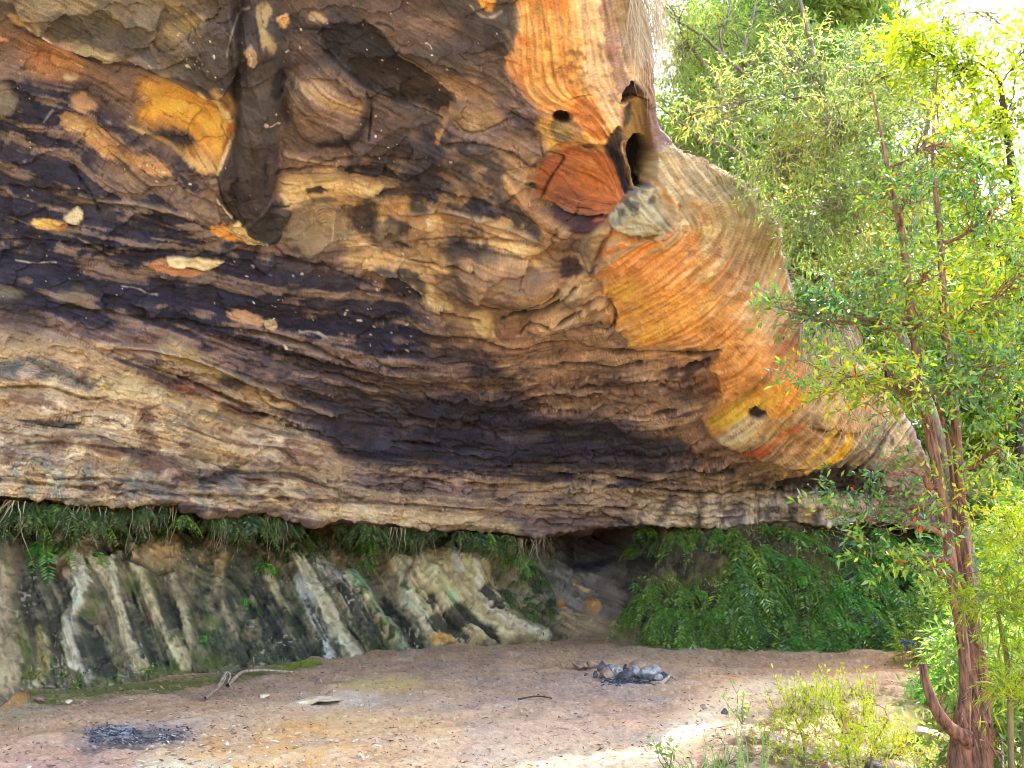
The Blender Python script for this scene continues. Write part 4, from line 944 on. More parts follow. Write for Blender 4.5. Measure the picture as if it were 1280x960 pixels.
LM = {
 'olive': leaf_mat('olive_leaf', [(0, (80, 100, 60)), (.35, (122, 146, 84)), (.7, (160, 178, 98)), (.93, (178, 194, 112)), (.985, (190, 120, 70))], .45, .22, .8),
 'glossy': leaf_mat('glossy_leaf', [(0, (56, 92, 62)), (.4, (104, 142, 74)), (.75, (150, 176, 70)), (.95, (200, 206, 76)), (.985, (206, 90, 50))], .5, .22, .8),
 'yellow': leaf_mat('yellow_green_leaf', [(0, (92, 120, 36)), (.4, (142, 162, 44)), (.8, (166, 184, 60)), (1, (208, 206, 84))], .5, .35),
 'pale': leaf_mat('pale_leaf', [(0, (92, 124, 70)), (.5, (136, 162, 84)), (1, (178, 188, 110))], .5, .5),
 'fern': leaf_mat('fern_leaf', [(0, (52, 76, 60)), (.4, (104, 140, 74)), (.8, (170, 198, 88)), (1, (190, 172, 130))], .35, .3, .8),
 'fresh': leaf_mat('fresh_fern_leaf', [(0, (80, 140, 66)), (.5, (120, 182, 78)), (1, (166, 210, 90))], .45, .5),
 'grass': leaf_mat('grass_blade', [(0, (70, 120, 60)), (.6, (120, 160, 76)), (1, (176, 180, 110))], .4, .45),
 'dry': leaf_mat('dry_strand', [(0, (120, 104, 86)), (.5, (168, 152, 126)), (1, (206, 192, 166))], .2, .8, .2),
 'litter': leaf_mat('fallen_leaf', [(0, (84, 58, 44)), (.5, (140, 104, 76)), (.8, (196, 166, 128)), (1, (226, 214, 194))], .15, .7, .3),
}
BK = {'red': bark_mat('red_brown_bark', (66, 46, 38), (164, 116, 88), 26), 'grey': bark_mat('grey_bark', (84, 72, 64), (150, 138, 124)), 'dark': bark_mat('dark_bark', (46, 38, 34), (92, 76, 64)), 'stem': bark_mat('green_brown_stem', (88, 78, 48), (140, 124, 80))}

def norm(v): return v / (np.linalg.norm(v, axis=-1, keepdims=True) + 1e-9)
def leaves(base, dirv, L, W, rng, fold=.25, droop=.0):
    """a folded pointed blade at every base point"""
    n = len(base)
    up = norm(rng.normal(0, 1, (n, 3)) + np.array([0, 0, 1.2]))
    side = norm(np.cross(dirv, up)); nr = norm(np.cross(side, dirv))
    L = L[:, None] if np.ndim(L) else L; W = W[:, None] if np.ndim(W) else W
    tip = base + dirv * L - np.array([0, 0, 1]) * (L * droop)
    mid = base + dirv * L * .45 - nr * W * fold
    a = mid + side * W * .5 + nr * W * fold; b = mid - side * W * .5 + nr * W * fold
    v = np.stack([base, a, tip, b], 1).reshape(-1, 3)
    f = np.arange(n * 4).reshape(n, 4)
    return v, f
def tube(paths, sides=6):
    """paths: list of (points Nx3, radii N) -> verts, faces"""
    V, Fc = [], []; o = 0
    for pts, r in paths:
        pts = np.asarray(pts, float); r = np.asarray(r, float); n = len(pts)
        t = np.gradient(pts, axis=0); t = norm(t)
        ref = np.where(np.abs(t[:, 2:3]) < .9, np.array([[0, 0, 1.]]), np.array([[1., 0, 0]]))
        a = norm(np.cross(t, ref)); b = np.cross(t, a)
        k = np.arange(sides) / sides * 2 * np.pi
        ring = pts[:, None] + r[:, None, None] * (a[:, None] * np.cos(k)[None, :, None] + b[:, None] * np.sin(k)[None, :, None])
        V.append(ring.reshape(-1, 3))
        i = np.arange(n - 1)[:, None] * sides; j = np.arange(sides)[None]; j1 = (j + 1) % sides
        q = np.stack([i + j, i + j1, i + sides + j1, i + sides + j], -1).reshape(-1, 4) + o
        Fc.append(q); o += n * sides
    return np.concatenate(V), np.concatenate(Fc)
def wander(p0, p1, n, amp, rng):
    p0 = np.asarray(p0, float); p1 = np.asarray(p1, float)
    t = np.linspace(0, 1, n)[:, None]
    L = np.linalg.norm(p1 - p0)
    w = np.cumsum(rng.normal(0, 1, (n, 3)), 0); w -= w[0] + (w[-1] - w[0]) * t
    return p0 + (p1 - p0) * t + w * amp * L / math.sqrt(n)
def spline(pts, n):
    pts = np.asarray(pts, float); m = len(pts); t = np.linspace(0, m - 1, n)
    i = np.clip(t.astype(int), 0, m - 2); f = (t - i)[:, None]
    p0 = pts[np.maximum(i - 1, 0)]; p1 = pts[i]; p2 = pts[i + 1]; p3 = pts[np.minimum(i + 2, m - 1)]
    return .5 * (2 * p1 + (p2 - p0) * f + (2 * p0 - 5 * p1 + 4 * p2 - p3) * f * f + (3 * p1 - p0 - 3 * p2 + p3) * f ** 3)

def make_tree(name, label, cat, trunks, blobs, leaf, bark, L=.09, W=.03, nleaf=10, twig=.35, seed=1, group=None, limb_r=.02, every=3, upbias=.1, tintlo=0., tinthi=1., sag=.15, twigmesh=True, trunk_noise=.007):
    """trunks: [(points, radii)]; blobs: [(centre, radii(3), n_twigs)]"""
    rng = np.random.default_rng(seed)
    root = empty(name, trunks[0][0][0])
    tag(root, label, cat, group)
    org = np.array(trunks[0][0][0], float)
    tp = []; cand = []
    for pts, r in trunks:
        n = max(14, len(pts) * 6); q = spline(pts, n); rr = np.interp(np.linspace(0, 1, n), np.linspace(0, 1, len(r)), r)
        q[1:-1] += rng.normal(0, trunk_noise, (n - 2, 3)) * rr[1:-1, None] * 4
        tp.append((q - org, rr)); cand.append(np.concatenate([q, rr[:, None]], 1)[n // 4:])
    v, f = tube(tp, 12); 
    tro = soup('trunk', v, f, BK[bark], root, True)
    cand = np.concatenate(cand)
    bases, dirs, limbs = [], [], []
    for c, R, n in blobs:
        c = np.asarray(c, float); R = np.asarray(R, float)
        u = norm(rng.normal(0, 1, (n, 3))) * rng.random((n, 1)) ** (1 / 2.2)
        e = c + u * R
        # a limb from the trunk towards the blob
        d = np.linalg.norm(cand[:, :3] - (c - np.array([0, 0, .35 * R[2]])), axis=1); k = np.argmin(d)
        hub0 = cand[k, :3]
        limb = wander(hub0, c, 9, .10, rng); r0 = min(cand[k, 3] * .7, limb_r * 1.6)
        limbs.append((limb - org, np.linspace(r0, limb_r * .4, 9)))
        for i in range(0, n, every):
            h = limb[rng.integers(3, 9)]
            br = wander(h, e[i], 6, .14, rng)
            limbs.append((br - org, np.linspace(limb_r * .32, limb_r * .08, 6)))
        out = norm(e - c + rng.normal(0, .5, (n, 3)) * R + np.array([0, 0, upbias]))
        tl = twig * rng.uniform(.5, 1.3, (n, 1))
        k = nleaf
        tt = rng.random((n, k, 1))
        b = e[:, None] + out[:, None] * tl[:, None] * tt - np.array([0, 0, 1]) * tl[:, None] * tt ** 2 * sag
        dd = norm(out[:, None] * .8 + rng.normal(0, .7, (n, k, 3)) - np.array([0, 0, sag]))
        bases.append(b.reshape(-1, 3)); dirs.append(dd.reshape(-1, 3))
        if twigmesh:
            for i in range(0, n, 4): limbs.append((np.stack([e[i], e[i] + out[i] * tl[i] * .5, e[i] + out[i] * tl[i] * 1. - np.array([0, 0, sag]) * tl[i]]) - org, np.array([.004, .003, .0015]) * (L / .09)))
    b = np.concatenate(bases); d = np.concatenate(dirs); n = len(b)
    # tint clumps through the crown
    clump = .5 + .35 * np.sin(b[:, 0] * 2.1 + seed) * np.sin(b[:, 2] * 2.6 + 1) + rng.normal(0, .22, n)
    tint = np.clip(tintlo + (tinthi - tintlo) * clump, 0, .955)
    tint = np.where(rng.random(n) < .012, 1., tint)
    v, f = leaves(b - org, d, L * rng.uniform(.6, 1.3, n), W * rng.uniform(.7, 1.2, n), rng, droop=sag * .5)
    v2, f2 = tube(limbs, 4)
    soup('limbs', v2, f2, BK[bark], root, True)
    soup('crown', v, f, LM[leaf], root, False, np.repeat(tint, 4))
    return root

def A(px, py, Y): return at(np.float64(px), np.float64(py), Y)
def px2m(Y): return Y / F * 1.02
def blob(px, py, rx, ry, Y, n, ry_depth=None):
    s = px2m(Y)
    return (A(px, py, Y), (rx * s, (ry_depth or (rx + ry) * .5) * s, ry * s), n)

# --- the two-stemmed tree in front
Y0 = 9.4
def gp(px, Y, py=None):
    """ground point under bearing px at distance Y"""
    X = (px - CXP) / F * (Y * CP - EYE * SP); X = (px - CXP) / F * (Y * CP + (gz(X, Y) - EYE) * SP)
    return np.array([X, Y, gz(X, Y) - .1])
b0 = gp(1212, Y0)
tr1 = [A(1200, 1010, Y0), A(1200, 940, Y0), A(1203, 900, Y0), A(1207, 860, Y0), A(1203, 800, Y0), A(1192, 730, Y0), A(1180, 640, Y0), A(1166, 560, Y0), A(1152, 480, Y0), A(1140, 400, Y0), A(1128, 300, Y0), A(1108, 200, Y0), A(1090, 110, Y0 + .1)]
tr2 = [A(1228, 1010, Y0 + .1), A(1227, 935, Y0 + .1), A(1230, 860, Y0 + .15), A(1219, 780, Y0 + .2), A(1206, 680, Y0 + .25), A(1198, 580, Y0 + .3), A(1190, 480, Y0 + .3), A(1180, 390, Y0 + .3), A(1175, 290, Y0 + .3), A(1166, 190, Y0 + .4), A(1172, 90, Y0 + .4)]
tr3 = [A(1214, 1010, Y0 + .08), A(1216, 900, Y0 + .15), A(1214, 800, Y0 + .2), A(1198, 690, Y0 + .4), A(1186, 560, Y0 + .5), A(1165, 480, Y0 + .2), A(1150, 380, Y0 + .1)]
stub = [A(1212, 925, Y0 - .1), A(1190, 912, Y0 - .15), A(1172, 890, Y0 - .2), A(1160, 862, Y0 - .2), A(1153, 830, Y0 - .2)]
bl1 = [blob(*a) for a in [
    (1060, 470, 75, 34, 8.7, 200), (1130, 480, 70, 36, 8.6, 260), (1010, 395, 45, 22, 9.2, 70), (975, 385, 28, 12, 9.3, 26), (1060, 390, 60, 36, 9.0, 190), (1150, 400, 60, 50, 9.4, 180), (1230, 460, 60, 60, 9.0, 240), (1260, 360, 50, 70, 9.3, 190),
    (1040, 640, 22, 10, 8.4, 18), (1082, 650, 26, 12, 8.5, 26), (1080, 622, 40, 12, 8.6, 34), (1120, 650, 50, 20, 8.7, 44), (1110, 688, 50, 16, 8.6, 36), (1160, 700, 46, 30, 8.4, 60), (1110, 590, 26, 12, 8.7, 22),
    (1250, 560, 40, 50, 9.2, 100), (1200, 620, 40, 40, 9.3, 70), (1245, 260, 60, 70, 9.2, 240), (1160, 340, 60, 40, 8.9, 120), (1130, 250, 40, 60, 9.0, 110), (1180, 180, 50, 60, 9.1, 140)]]
t1 = make_tree('tree', 'red-barked twin-stemmed tree with a broken stub at its shaggy base', 'tree',
    [(tr1, [.12, .11, .085, .060, .060, .066, .064, .06, .056, .05, .044, .026, .008]), (tr2, [.12, .11, .06, .054, .054, .056, .054, .05, .04, .022, .008]), (tr3, [.13, .09, .03, .03, .027, .022, .01]), (stub, [.1, .07, .06, .05, .04])],
    [(c, R, max(8, int(n * .55))) for c, R, n in bl1], 'glossy', 'red', .10, .034, 9, .36, 3, limb_r=.028, every=4)
# shaggy bark at the base
rng = np.random.default_rng(5)
n = 80; k = rng.uniform(0, 2 * np.pi, n); hgt = rng.uniform(-.1, .55, n)
cen = np.asarray(A(1213, 925, Y0)); st = cen + np.stack([np.cos(k) * .2, np.sin(k) * .17, hgt], 1)
dr = norm(np.stack([np.cos(k) * .35, np.sin(k) * .35, rng.uniform(-1, .5, n)], 1))
v, f = leaves(st - np.asarray(t1.location), dr, rng.uniform(.08, .26, n), rng.uniform(.012, .035, n), rng, .4)
soup('shaggy_bark', v, f, BK['red'], t1)
# --- narrow-leaved tree filling the middle of the view
tB = make_tree('tree', 'tall thin tree with narrow olive-grey leaves, overhanging the lip of the rock', 'tree',
    [([gp(1222, 13.8), A(1215, 720, 13.8), A(1180, 560, 13.6), A(1120, 400, 13.2), A(1060, 240, 13), A(1030, 120, 12.6), A(1000, 0, 12.4)], [.11, .1, .09, .08, .06, .05, .03]),
     ([A(1120, 400, 13.2), A(1140, 280, 13), A(1160, 150, 12.8), A(1180, 20, 12.6)], [.06, .05, .04, .02])],
    [blob(*a) for a in [(905, 130, 60, 50, 12.6, 130), (975, 195, 64, 50, 12.2, 230), (1040, 150, 90, 60, 11.6, 300), (1045, 250, 76, 56, 12.2, 270), (1190, 40, 60, 50, 13, 150), (1250, 30, 50, 40, 13, 110), (1120, 220, 80, 70, 12.2, 360), (1010, 290, 46, 40, 13, 150), (1000, 90, 80, 60, 12.4, 260), (1100, 90, 80, 60, 12, 280), (1050, 345, 40, 36, 13.2, 120), (1110, 330, 60, 50, 12.8, 220), (1180, 120, 60, 80, 12.6, 200), (960, 262, 20, 12, 13.4, 12)]],
    'olive', 'grey', .12, .022, 10, .45, 7, limb_r=.035, every=4, sag=.35)
# --- bright crown at the upper right
tC = make_tree('tree', 'bright yellow-green leafy tree at the upper right, against the white sky', 'tree',
    [([gp(1330, 11.5), A(1310, 700, 11.5), A(1290, 450, 11.3), A(1270, 250, 11.2), A(1250, 100, 11)], [.13, .12, .1, .07, .03])],
    [blob(*a) for a in [(1250, 150, 60, 70, 11, 260), (1180, 80, 60, 30, 10.8, 150), (1140, 50, 40, 20, 10.6, 70), (1240, 300, 50, 60, 10.8, 190), (1290, 60, 60, 40, 11, 110), (1280, 420, 50, 60, 10.6, 170), (1210, 200, 40, 50, 10.7, 120)]],
    'yellow', 'dark', .12, .045, 9, .38, 9, limb_r=.03, every=5)
# --- shrub of thin yellow-green leaves right of the trunk
tD = make_tree('shrub', 'drooping shrub with thin yellow-green leaves, right beside the red trunks', 'shrub',
    [([gp(1262, 8.4), A(1262, 860, 8.4), A(1250, 780, 8.3), A(1240, 720, 8.2)], [.03, .025, .02, .01]), ([gp(1275, 8.4), A(1285, 820, 8.4), A(1290, 700, 8.3)], [.03, .02, .01])],
    [blob(*a) for a in [(1215, 750, 30, 12, 8.0, 36), (1256, 762, 36, 24, 8.1, 80), (1275, 690, 40, 40, 8.4, 100), (1280, 845, 36, 30, 8.2, 80), (1262, 870, 20, 14, 8.0, 24)]],
    'yellow', 'stem', .13, .014, 10, .3, 10, limb_r=.01, every=4, sag=.3)
LM['lime'] = leaf_mat('lime_leaf', [(0, (140, 160, 44)), (.5, (196, 206, 56)), (1, (232, 228, 90))], .5, .4)
# --- low bright shrub in front
tE = make_tree('shrub', 'low bright yellow-green shrub on the pale sand in front of the cave mouth', 'shrub',
    [([gp(1000, 8.2), A(1005, 930, 8.2), A(990, 890, 8.3)], [.015, .012, .006]), ([gp(1060, 8.2), A(1058, 930, 8.2), A(1040, 890, 8.2)], [.015, .012, .006]), ([gp(1090, 8.1), A(1090, 940, 8.1), A(1110, 900, 8.1)], [.015, .012, .006])],
    [(c, R * np.array([1.2, 1.2, 1.15]), int(n * .55)) for c, R, n in (blob(*a) for a in [(990, 888, 22, 14, 8.2, 60), (1022, 880, 26, 14, 8.1, 80), (1052, 892, 26, 20, 8.3, 90), (1076, 905, 24, 18, 8.3, 80), (1010, 915, 26, 16, 8.0, 70), (1100, 932, 30, 18, 7.8, 90), (1050, 938, 30, 18, 7.9, 70), (1085, 868, 16, 10, 8.5, 26), (975, 912, 16, 12, 8.1, 26), (1130, 950, 26, 16, 7.8, 60), (1040, 866, 14, 7, 8.3, 14), (960, 935, 18, 14, 8.0, 30), (1000, 948, 34, 14, 7.8, 60), (1075, 950, 40, 16, 7.7, 80), (1060, 870, 26, 8, 8.4, 24), (990, 868, 18, 6, 8.3, 14)])],
    'lime', 'stem', .048, .016, 8, .2, 12, limb_r=.007, every=3, upbias=.5, sag=0, tintlo=.1)
# --- wattle with feathery pale foliage and bare grey branches
tF = make_tree('tree', 'pale feathery tree with bare crooked grey branches, right above the hanging roots', 'tree',
    [([gp(1010, 23), A(1000, 560, 23), A(960, 300, 22), A(900, 120, 20), A(850, 40, 19)], [.2, .18, .14, .09, .04]),
     ([A(900, 120, 20), A(930, 60, 20), A(950, -20, 20)], [.07, .05, .03]), ([A(960, 300, 22), A(930, 200, 20), A(860, 160, 18), A(820, 130, 17.5)], [.09, .06, .03, .01]),
     ([A(940, 100, 18), A(905, 70, 18), A(882, 48, 18), A(860, 34, 18), A(838, 20, 18), A(815, -10, 18)], [.05, .045, .04, .035, .03, .02]), ([A(905, 70, 18), A(900, 40, 18), A(912, 10, 18), A(905, -30, 18)], [.03, .03, .025, .02])],
    [blob(*a) for a in [(850, 60, 60, 60, 19, 200), (900, 30, 60, 50, 20, 200), (860, 140, 50, 50, 19, 180), (940, 90, 60, 60, 21, 200), (980, 30, 60, 50, 22, 200), (840, 10, 50, 50, 18.5, 120), (920, 190, 50, 40, 21, 150), (870, 180, 40, 30, 20, 100)]],
    'pale', 'grey', .22, .03, 12, .8, 14, limb_r=.05, every=4, sag=.2, tintlo=.1)
# --- trees beyond, on the hillside
rng = np.random.default_rng(21)
far = [(880, 30), (960, 34), (1040, 30), (1120, 27), (1200, 31), (1280, 26), (1000, 42), (1090, 44), (1180, 40), (1260, 42), (1350, 34), (920, 46), (1220, 24), (1150, 52), (1320, 50), (860, 24), (920, 27), (990, 25), (1070, 23), (1150, 25), (1240, 33), (1300, 37)]
names = ['slender forest tree farthest left, seen just past the rock lip', 'forest tree second from the rock lip, behind the olive-leaved tree', 'forest tree behind the middle of the olive-leaved crown', 'forest tree rising behind the twin stems on the hillside', 'forest tree directly behind the right stem of the red-barked tree', 'forest tree at the right edge, behind the bright upper crown',
         'distant tree deep behind the olive-leaved crown', 'distant tree in the gap left of the twin stems', 'distant tree deep behind the twin stems', 'distant tree deep behind the bright upper crown', 'forest tree cut by the right edge of the photo', 'distant tree deepest behind the rock lip', 'short bushy tree on the bank low behind the twin stems', 'farthest tree between the left stem and the rock', 'farthest tree at the right edge', 'leafy tree nearest behind the hanging roots', 'leafy tree over the top of the rock shoulder', 'leafy tree behind the grey bare branches', 'leafy tree behind the grass-thatched rock edge', 'leafy tree just left of the twin stems, far side', 'mid-distance tree behind the right stem', 'mid-distance tree in the lower right gap']
for i, (px, Y) in enumerate(far):
    g0 = gp(px, Y); s = px2m(Y)
    if px < 1165: g0[2] = 6.5
    lean = rng.normal(0, 1, 2)
    H = (rng.uniform(10, 15) if Y != 24 else 4.5) + .12 * Y * (i > 14)
    pts = [g0, g0 + [lean[0] * .3, lean[1] * .3, H * .35], g0 + [lean[0] * .8, lean[1] * .5, H * .7], g0 + [lean[0], lean[1], H]]
    bl_ = []
    for k in range(11):
        hh_ = H * ((.28 if px < 1165 else .1) + .8 * (k + rng.random()) / 11); a = rng.uniform(0, 6.28); rr = rng.uniform(.3, 2.6) * (1.2 - .5 * hh_ / H)
        bl_.append((g0 + [lean[0] * hh_ / H + rr * math.cos(a), rr * math.sin(a), hh_], rng.uniform(1., 1.9) * np.array([1, 1, .7]), int(rng.uniform(150, 220))))
    make_tree('tree', names[i], 'tree', [(pts, [.16, .13, .09, .03])], bl_, ['pale', 'glossy', 'pale', 'olive'][i % 4], ['grey', 'dark'][i % 2], .26 + Y * .002, .10, 12, .8, 30 + i, group='forest trees on the hillside behind', limb_r=.05, every=6, twigmesh=False, tintlo=.15)
# --- undergrowth on the bank at the right
for i, (px, Y, hh_, lf, lab) in enumerate([(1195, 17.5, 1.3, 'glossy', 'fresh green bush at the right end of the fern bank'), (1240, 16, 1.8, 'pale', 'fresh green bush just right of the right stem, low down'), (1280, 14, 1.9, 'glossy', 'leafy bush at the right edge of the clearing'), (1225, 20, 2.6, 'pale', 'pale bush higher up behind the right stem'),
                                          (1175, 21.5, 1.6, 'glossy', 'dark leafy bush where the rock ledge meets the ground'), (1290, 18, 3.2, 'yellow', 'tall yellowish bush at the right edge behind the others'), (1262, 12, 1.0, 'fresh', 'low fresh bush beside the sandy path'), (1310, 10, 1.6, 'pale', 'pale bush cut by the right edge, nearest the viewer')]):
    g0 = gp(px, Y)
    make_tree('bush', lab, 'bush', [([g0, g0 + [0, 0, hh_ * .4], g0 + [.05, 0, hh_ * .8]], [.04, .03, .01])],
        [(g0 + [rng.normal(0, .35), rng.normal(0, .3), hh_ * u], (.55, .5, .38), 90) for u in (.25, .45, .65, .85, 1.)] + [(g0 + [a, 0, hh_ * .4], (.5, .4, .4), 90) for a in (-.6, .6)], lf, 'stem', .13, .04, 10, .3, 60 + i, limb_r=.012, every=5, twigmesh=False)

# ------------------------------------------------------------------ ferns
def fern_mesh(seed, n=9, size=.42, hang=.5, mat='fern'):
    """arching fronds with paired leaflets; grows out along -Y"""
    rg = np.random.default_rng(seed); B, D, Ls, Ws, tt = [], [], [], [], []; stems = []
    for i in range(n):
        az = rg.uniform(-1.25, 1.25); L = size * rg.uniform(.6, 1.2); up = rg.uniform(-.3, .8) * (1 - hang)
        d0 = np.array([math.sin(az), -math.cos(az) * .8, up]); t = np.linspace(0, 1, 19)[:, None]
        pth = d0 * L * t * .8 + np.array([0, 0, -1]) * L * (.25 + .75 * hang) * t ** 1.7
        stems.append((pth, np.linspace(.003, .0012, 19)))
        tn = norm(np.gradient(pth, axis=0)); sd_ = norm(np.cross(tn, np.array([0, 0, 1.]) + rg.normal(0, .2, 3)))
        tone = rg.uniform(.1, .75)
        for k in range(2, 19):
            ll = L * .19 * math.sin(math.pi * (k + 1) / 20.5) ** .8
            for sg in (1, -1):
                B.append(pth[k]); D.append(sd_[k] * sg + tn[k] * .45 - np.array([0, 0, .25])); Ls.append(ll); Ws.append(L * .042); tt.append(np.clip(tone + rg.normal(0, .08), 0, 1))
    v, f = leaves(np.array(B), norm(np.array(D)), np.array(Ls), np.array(Ws), rg, .15)
    me = soup('tmp', v, f, LM[mat], None, False, np.repeat(tt, 4)); m1 = me.data; bpy.data.objects.remove(me)
    v, f = tube(stems, 3); me = soup('tmp', v, f, BK['stem'], None); m2 = me.data; bpy.data.objects.remove(me)
    return m1, m2
LM['shade'] = leaf_mat('fern_leaf_painted_shade', [(0, (44, 62, 50)), (.45, (74, 102, 64)), (.85, (116, 148, 84)), (1, (170, 156, 124))], .3, .35, .7)  # darker copy of the fern greens; ledge shade put into the colour
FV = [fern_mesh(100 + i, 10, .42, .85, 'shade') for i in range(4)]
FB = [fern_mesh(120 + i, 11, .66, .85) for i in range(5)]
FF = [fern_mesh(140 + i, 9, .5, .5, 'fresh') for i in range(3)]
EXTRA = []
def put_fern(var, p, sc, rz, label, group=None, tilt=0, thing=True):
    if not thing and var[0].materials[0] is not LM['fresh']:
        EXTRA.append((var[0], p, sc, rz)); return
    r = empty('fern', p, rz); r.scale = (sc, sc, sc); r.rotation_euler = (tilt, 0, rz)
    a = bpy.data.objects.new('fronds', var[0]); b = bpy.data.objects.new('stalks', var[1])
    for c in (a, b): col.objects.link(c); c.parent = r
    tag(r, label, 'fern', group)
    return r
rng = np.random.default_rng(33)
cnt = 0
for seg, n in (([(0, 642, 690), (110, 650, 690), (230, 652, 676)], 62), ([(230, 650, 680), (330, 660, 690), (440, 664, 716)], 60), ([(440, 664, 716), (500, 670, 684), (610, 676, 690)], 52), ([(605, 690, 730), (640, 690, 764), (690, 684, 770)], 46)):
    sg = np.array(seg, float)
    for i in range(n):
        px = rng.uniform(sg[0, 0], sg[-1, 0])
        while vn2(np.array([px / 17.]), np.array([3.3]), 2)[0] < rng.uniform(-.9, .35): px = rng.uniform(sg[0, 0], sg[-1, 0])
        a = np.interp(px, sg[:, 0], sg[:, 1]); b = np.interp(px, sg[:, 0], sg[:, 2])
        py = rng.uniform(a, b)
        yl = np.interp(px, [q[0] for q in LEDGE[::-1]], [q[1] for q in LEDGE[::-1]])
        pos = Vector(at(np.float64(px), np.float64(yl + 1 + rng.uniform(0, 3)), roofY(px, yl) + rng.uniform(.15, .7))) if rng.random() < .62 and px < 640 else on_wall(px, py, .12)
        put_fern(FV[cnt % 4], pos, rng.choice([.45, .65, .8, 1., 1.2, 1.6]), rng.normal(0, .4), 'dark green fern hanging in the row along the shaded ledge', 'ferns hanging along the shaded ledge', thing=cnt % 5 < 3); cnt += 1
for px, py, sc, lab in ((58, 684, 1.7, 'largest bright fern at the left end of the ledge, over the dark hollow'), (212, 650, 1.7, 'bright fern with long blue-green fronds above the orange stone'), (312, 652, 1.5, 'bright fern tucked under the sandy ledge, between darker ones'), (120, 690, 1.3, 'small bright fern in the hollow below the ledge'),
                        (460, 680, 1.6, 'bright fern at the top of the black and green rib'), (330, 706, 1.2, 'pale blue-green fern drooping on the mossy wall'), (640, 704, 1.5, 'bright fern at the top of the fern clump beside the dark recess')):
    put_fern(FF[int(px) % 3], on_wall(px, py, .2), sc, rng.normal(0, .3), lab)
r = put_fern(FF[0], on_roof(806, 664) + Vector((0, .1, 0)), 1.5, 0, 'pale fern hanging alone from the ledge in front of the dark recess')
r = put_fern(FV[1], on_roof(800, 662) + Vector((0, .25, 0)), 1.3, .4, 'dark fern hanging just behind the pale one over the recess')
n = 0
while n < 330:
    px = rng.uniform(785, 1185); py = rng.uniform(662, 806)
    if px < 900 and py > 690 and py < 715 and rng.random() < .8: continue
    lo = np.interp(px, [785, 830, 900, 1185], [770, 800, 806, 808])
    if py > lo: continue
    if 800 < px < 900 and 700 < py < 722: continue
    fr = rng.random() < .14 + .5 * sst(930, 1100, px)
    put_fern(FF[n % 3] if fr else FB[n % 5], on_wall(px, py, .10), rng.uniform(.75, 1.4) * (1.1 if px > 900 else .95), rng.normal(0, .45), 'green fern among the dense ferns covering the right bank', 'ferns covering the right bank', thing=n < 105); n += 1

V_, F_, T_ = [], [], []; o_ = 0
for me_, p_, sc_, rz_ in EXTRA:
    k_ = len(me_.vertices); c_ = np.empty(k_ * 3, np.float32); me_.vertices.foreach_get('co', c_); c_ = c_.reshape(-1, 3) * sc_
    ca, sa = math.cos(rz_), math.sin(rz_)
    V_.append(np.stack([c_[:, 0] * ca - c_[:, 1] * sa, c_[:, 0] * sa + c_[:, 1] * ca, c_[:, 2]], 1) + np.array(p_))
    t_ = np.empty(k_, np.float32); me_.attributes['tint'].data.foreach_get('value', t_); T_.append(t_)
    F_.append(np.arange(k_).reshape(-1, 4) + o_); o_ += k_
o = soup('fern_foliage', np.concatenate(V_), np.concatenate(F_), LM['fern'], None, False, np.concatenate(T_))
tag(o, 'smaller ferns crowding between the larger ones on the ledge and the bank', 'fern foliage', kind='stuff')
# matted creeper between the ferns
m_ = 11000
px = rng.uniform(784, 1190, m_); py = rng.uniform(655, 810, m_)
ok = (vn2(px / 22, py / 16, 3) + .5 * vn2(px / 7, py / 7, 4) > -.35) & ~((px < 905) & (py > 696) & (py < 722)) & (py < np.interp(px, [785, 830, 900, 1185], [775, 802, 808, 808]))
px, py = px[ok], py[ok]
ii = np.clip(np.searchsorted(vx, px), 1, len(vx) - 2); jj = np.clip(((py - vy[0]) / 1.4).astype(int), 0, len(vy) - 2)
b_ = W3[jj, ii] + un * rng.uniform(.0, .22, (len(px), 1))
d_ = norm(rng.normal(0, .7, (len(px), 3)) + np.array([0, -.7, -.8]))
v, f = leaves(b_, d_, rng.uniform(.04, .12, len(px)), rng.uniform(.014, .03, len(px)), rng, .2)
o = soup('undergrowth', v, f, LM['fern'], None, False, np.repeat(np.clip(.45 + .45 * vn2(px / 26, py / 26, 7) + rng.normal(0, .2, len(px)), 0, 1), 4))
tag(o, 'matted small-leaved creeper filling the gaps between the bank ferns', 'undergrowth', kind='stuff')
# moss and small leaves under the ledge on the left wall
m_ = 9000
px = rng.uniform(-30, 690, m_); t0_ = np.interp(px, [-30, 110, 230, 440, 600, 690], [640, 648, 650, 662, 672, 680])
py = t0_ + np.abs(rng.normal(0, 1, m_)) * np.interp(px, [0, 200, 440, 480, 600, 640, 690], [24, 16, 26, 12, 9, 44, 50])
ok = vn2(px / 14, py / 12, 5) > -.3; px, py = px[ok], py[ok]
ii = np.clip(np.searchsorted(vx, px), 1, len(vx) - 2); jj = np.clip(((py - vy[0]) / 1.4).astype(int), 0, len(vy) - 2)
b_ = W3[jj, ii] + un * rng.uniform(.0, .15, (len(px), 1)); d_ = norm(rng.normal(0, .5, (len(px), 3)) + np.array([0, -.5, -1]))
v, f = leaves(b_, d_, rng.uniform(.05, .15, len(px)), rng.uniform(.012, .03, len(px)), rng, .2)
o = soup('foliage', v, f, LM['fern'], None, False, np.repeat(np.clip(.3 + rng.normal(0, .25, len(px)), 0, 1), 4))
tag(o, 'thin matted greenery trailing from the shaded ledge', 'foliage', kind='stuff')

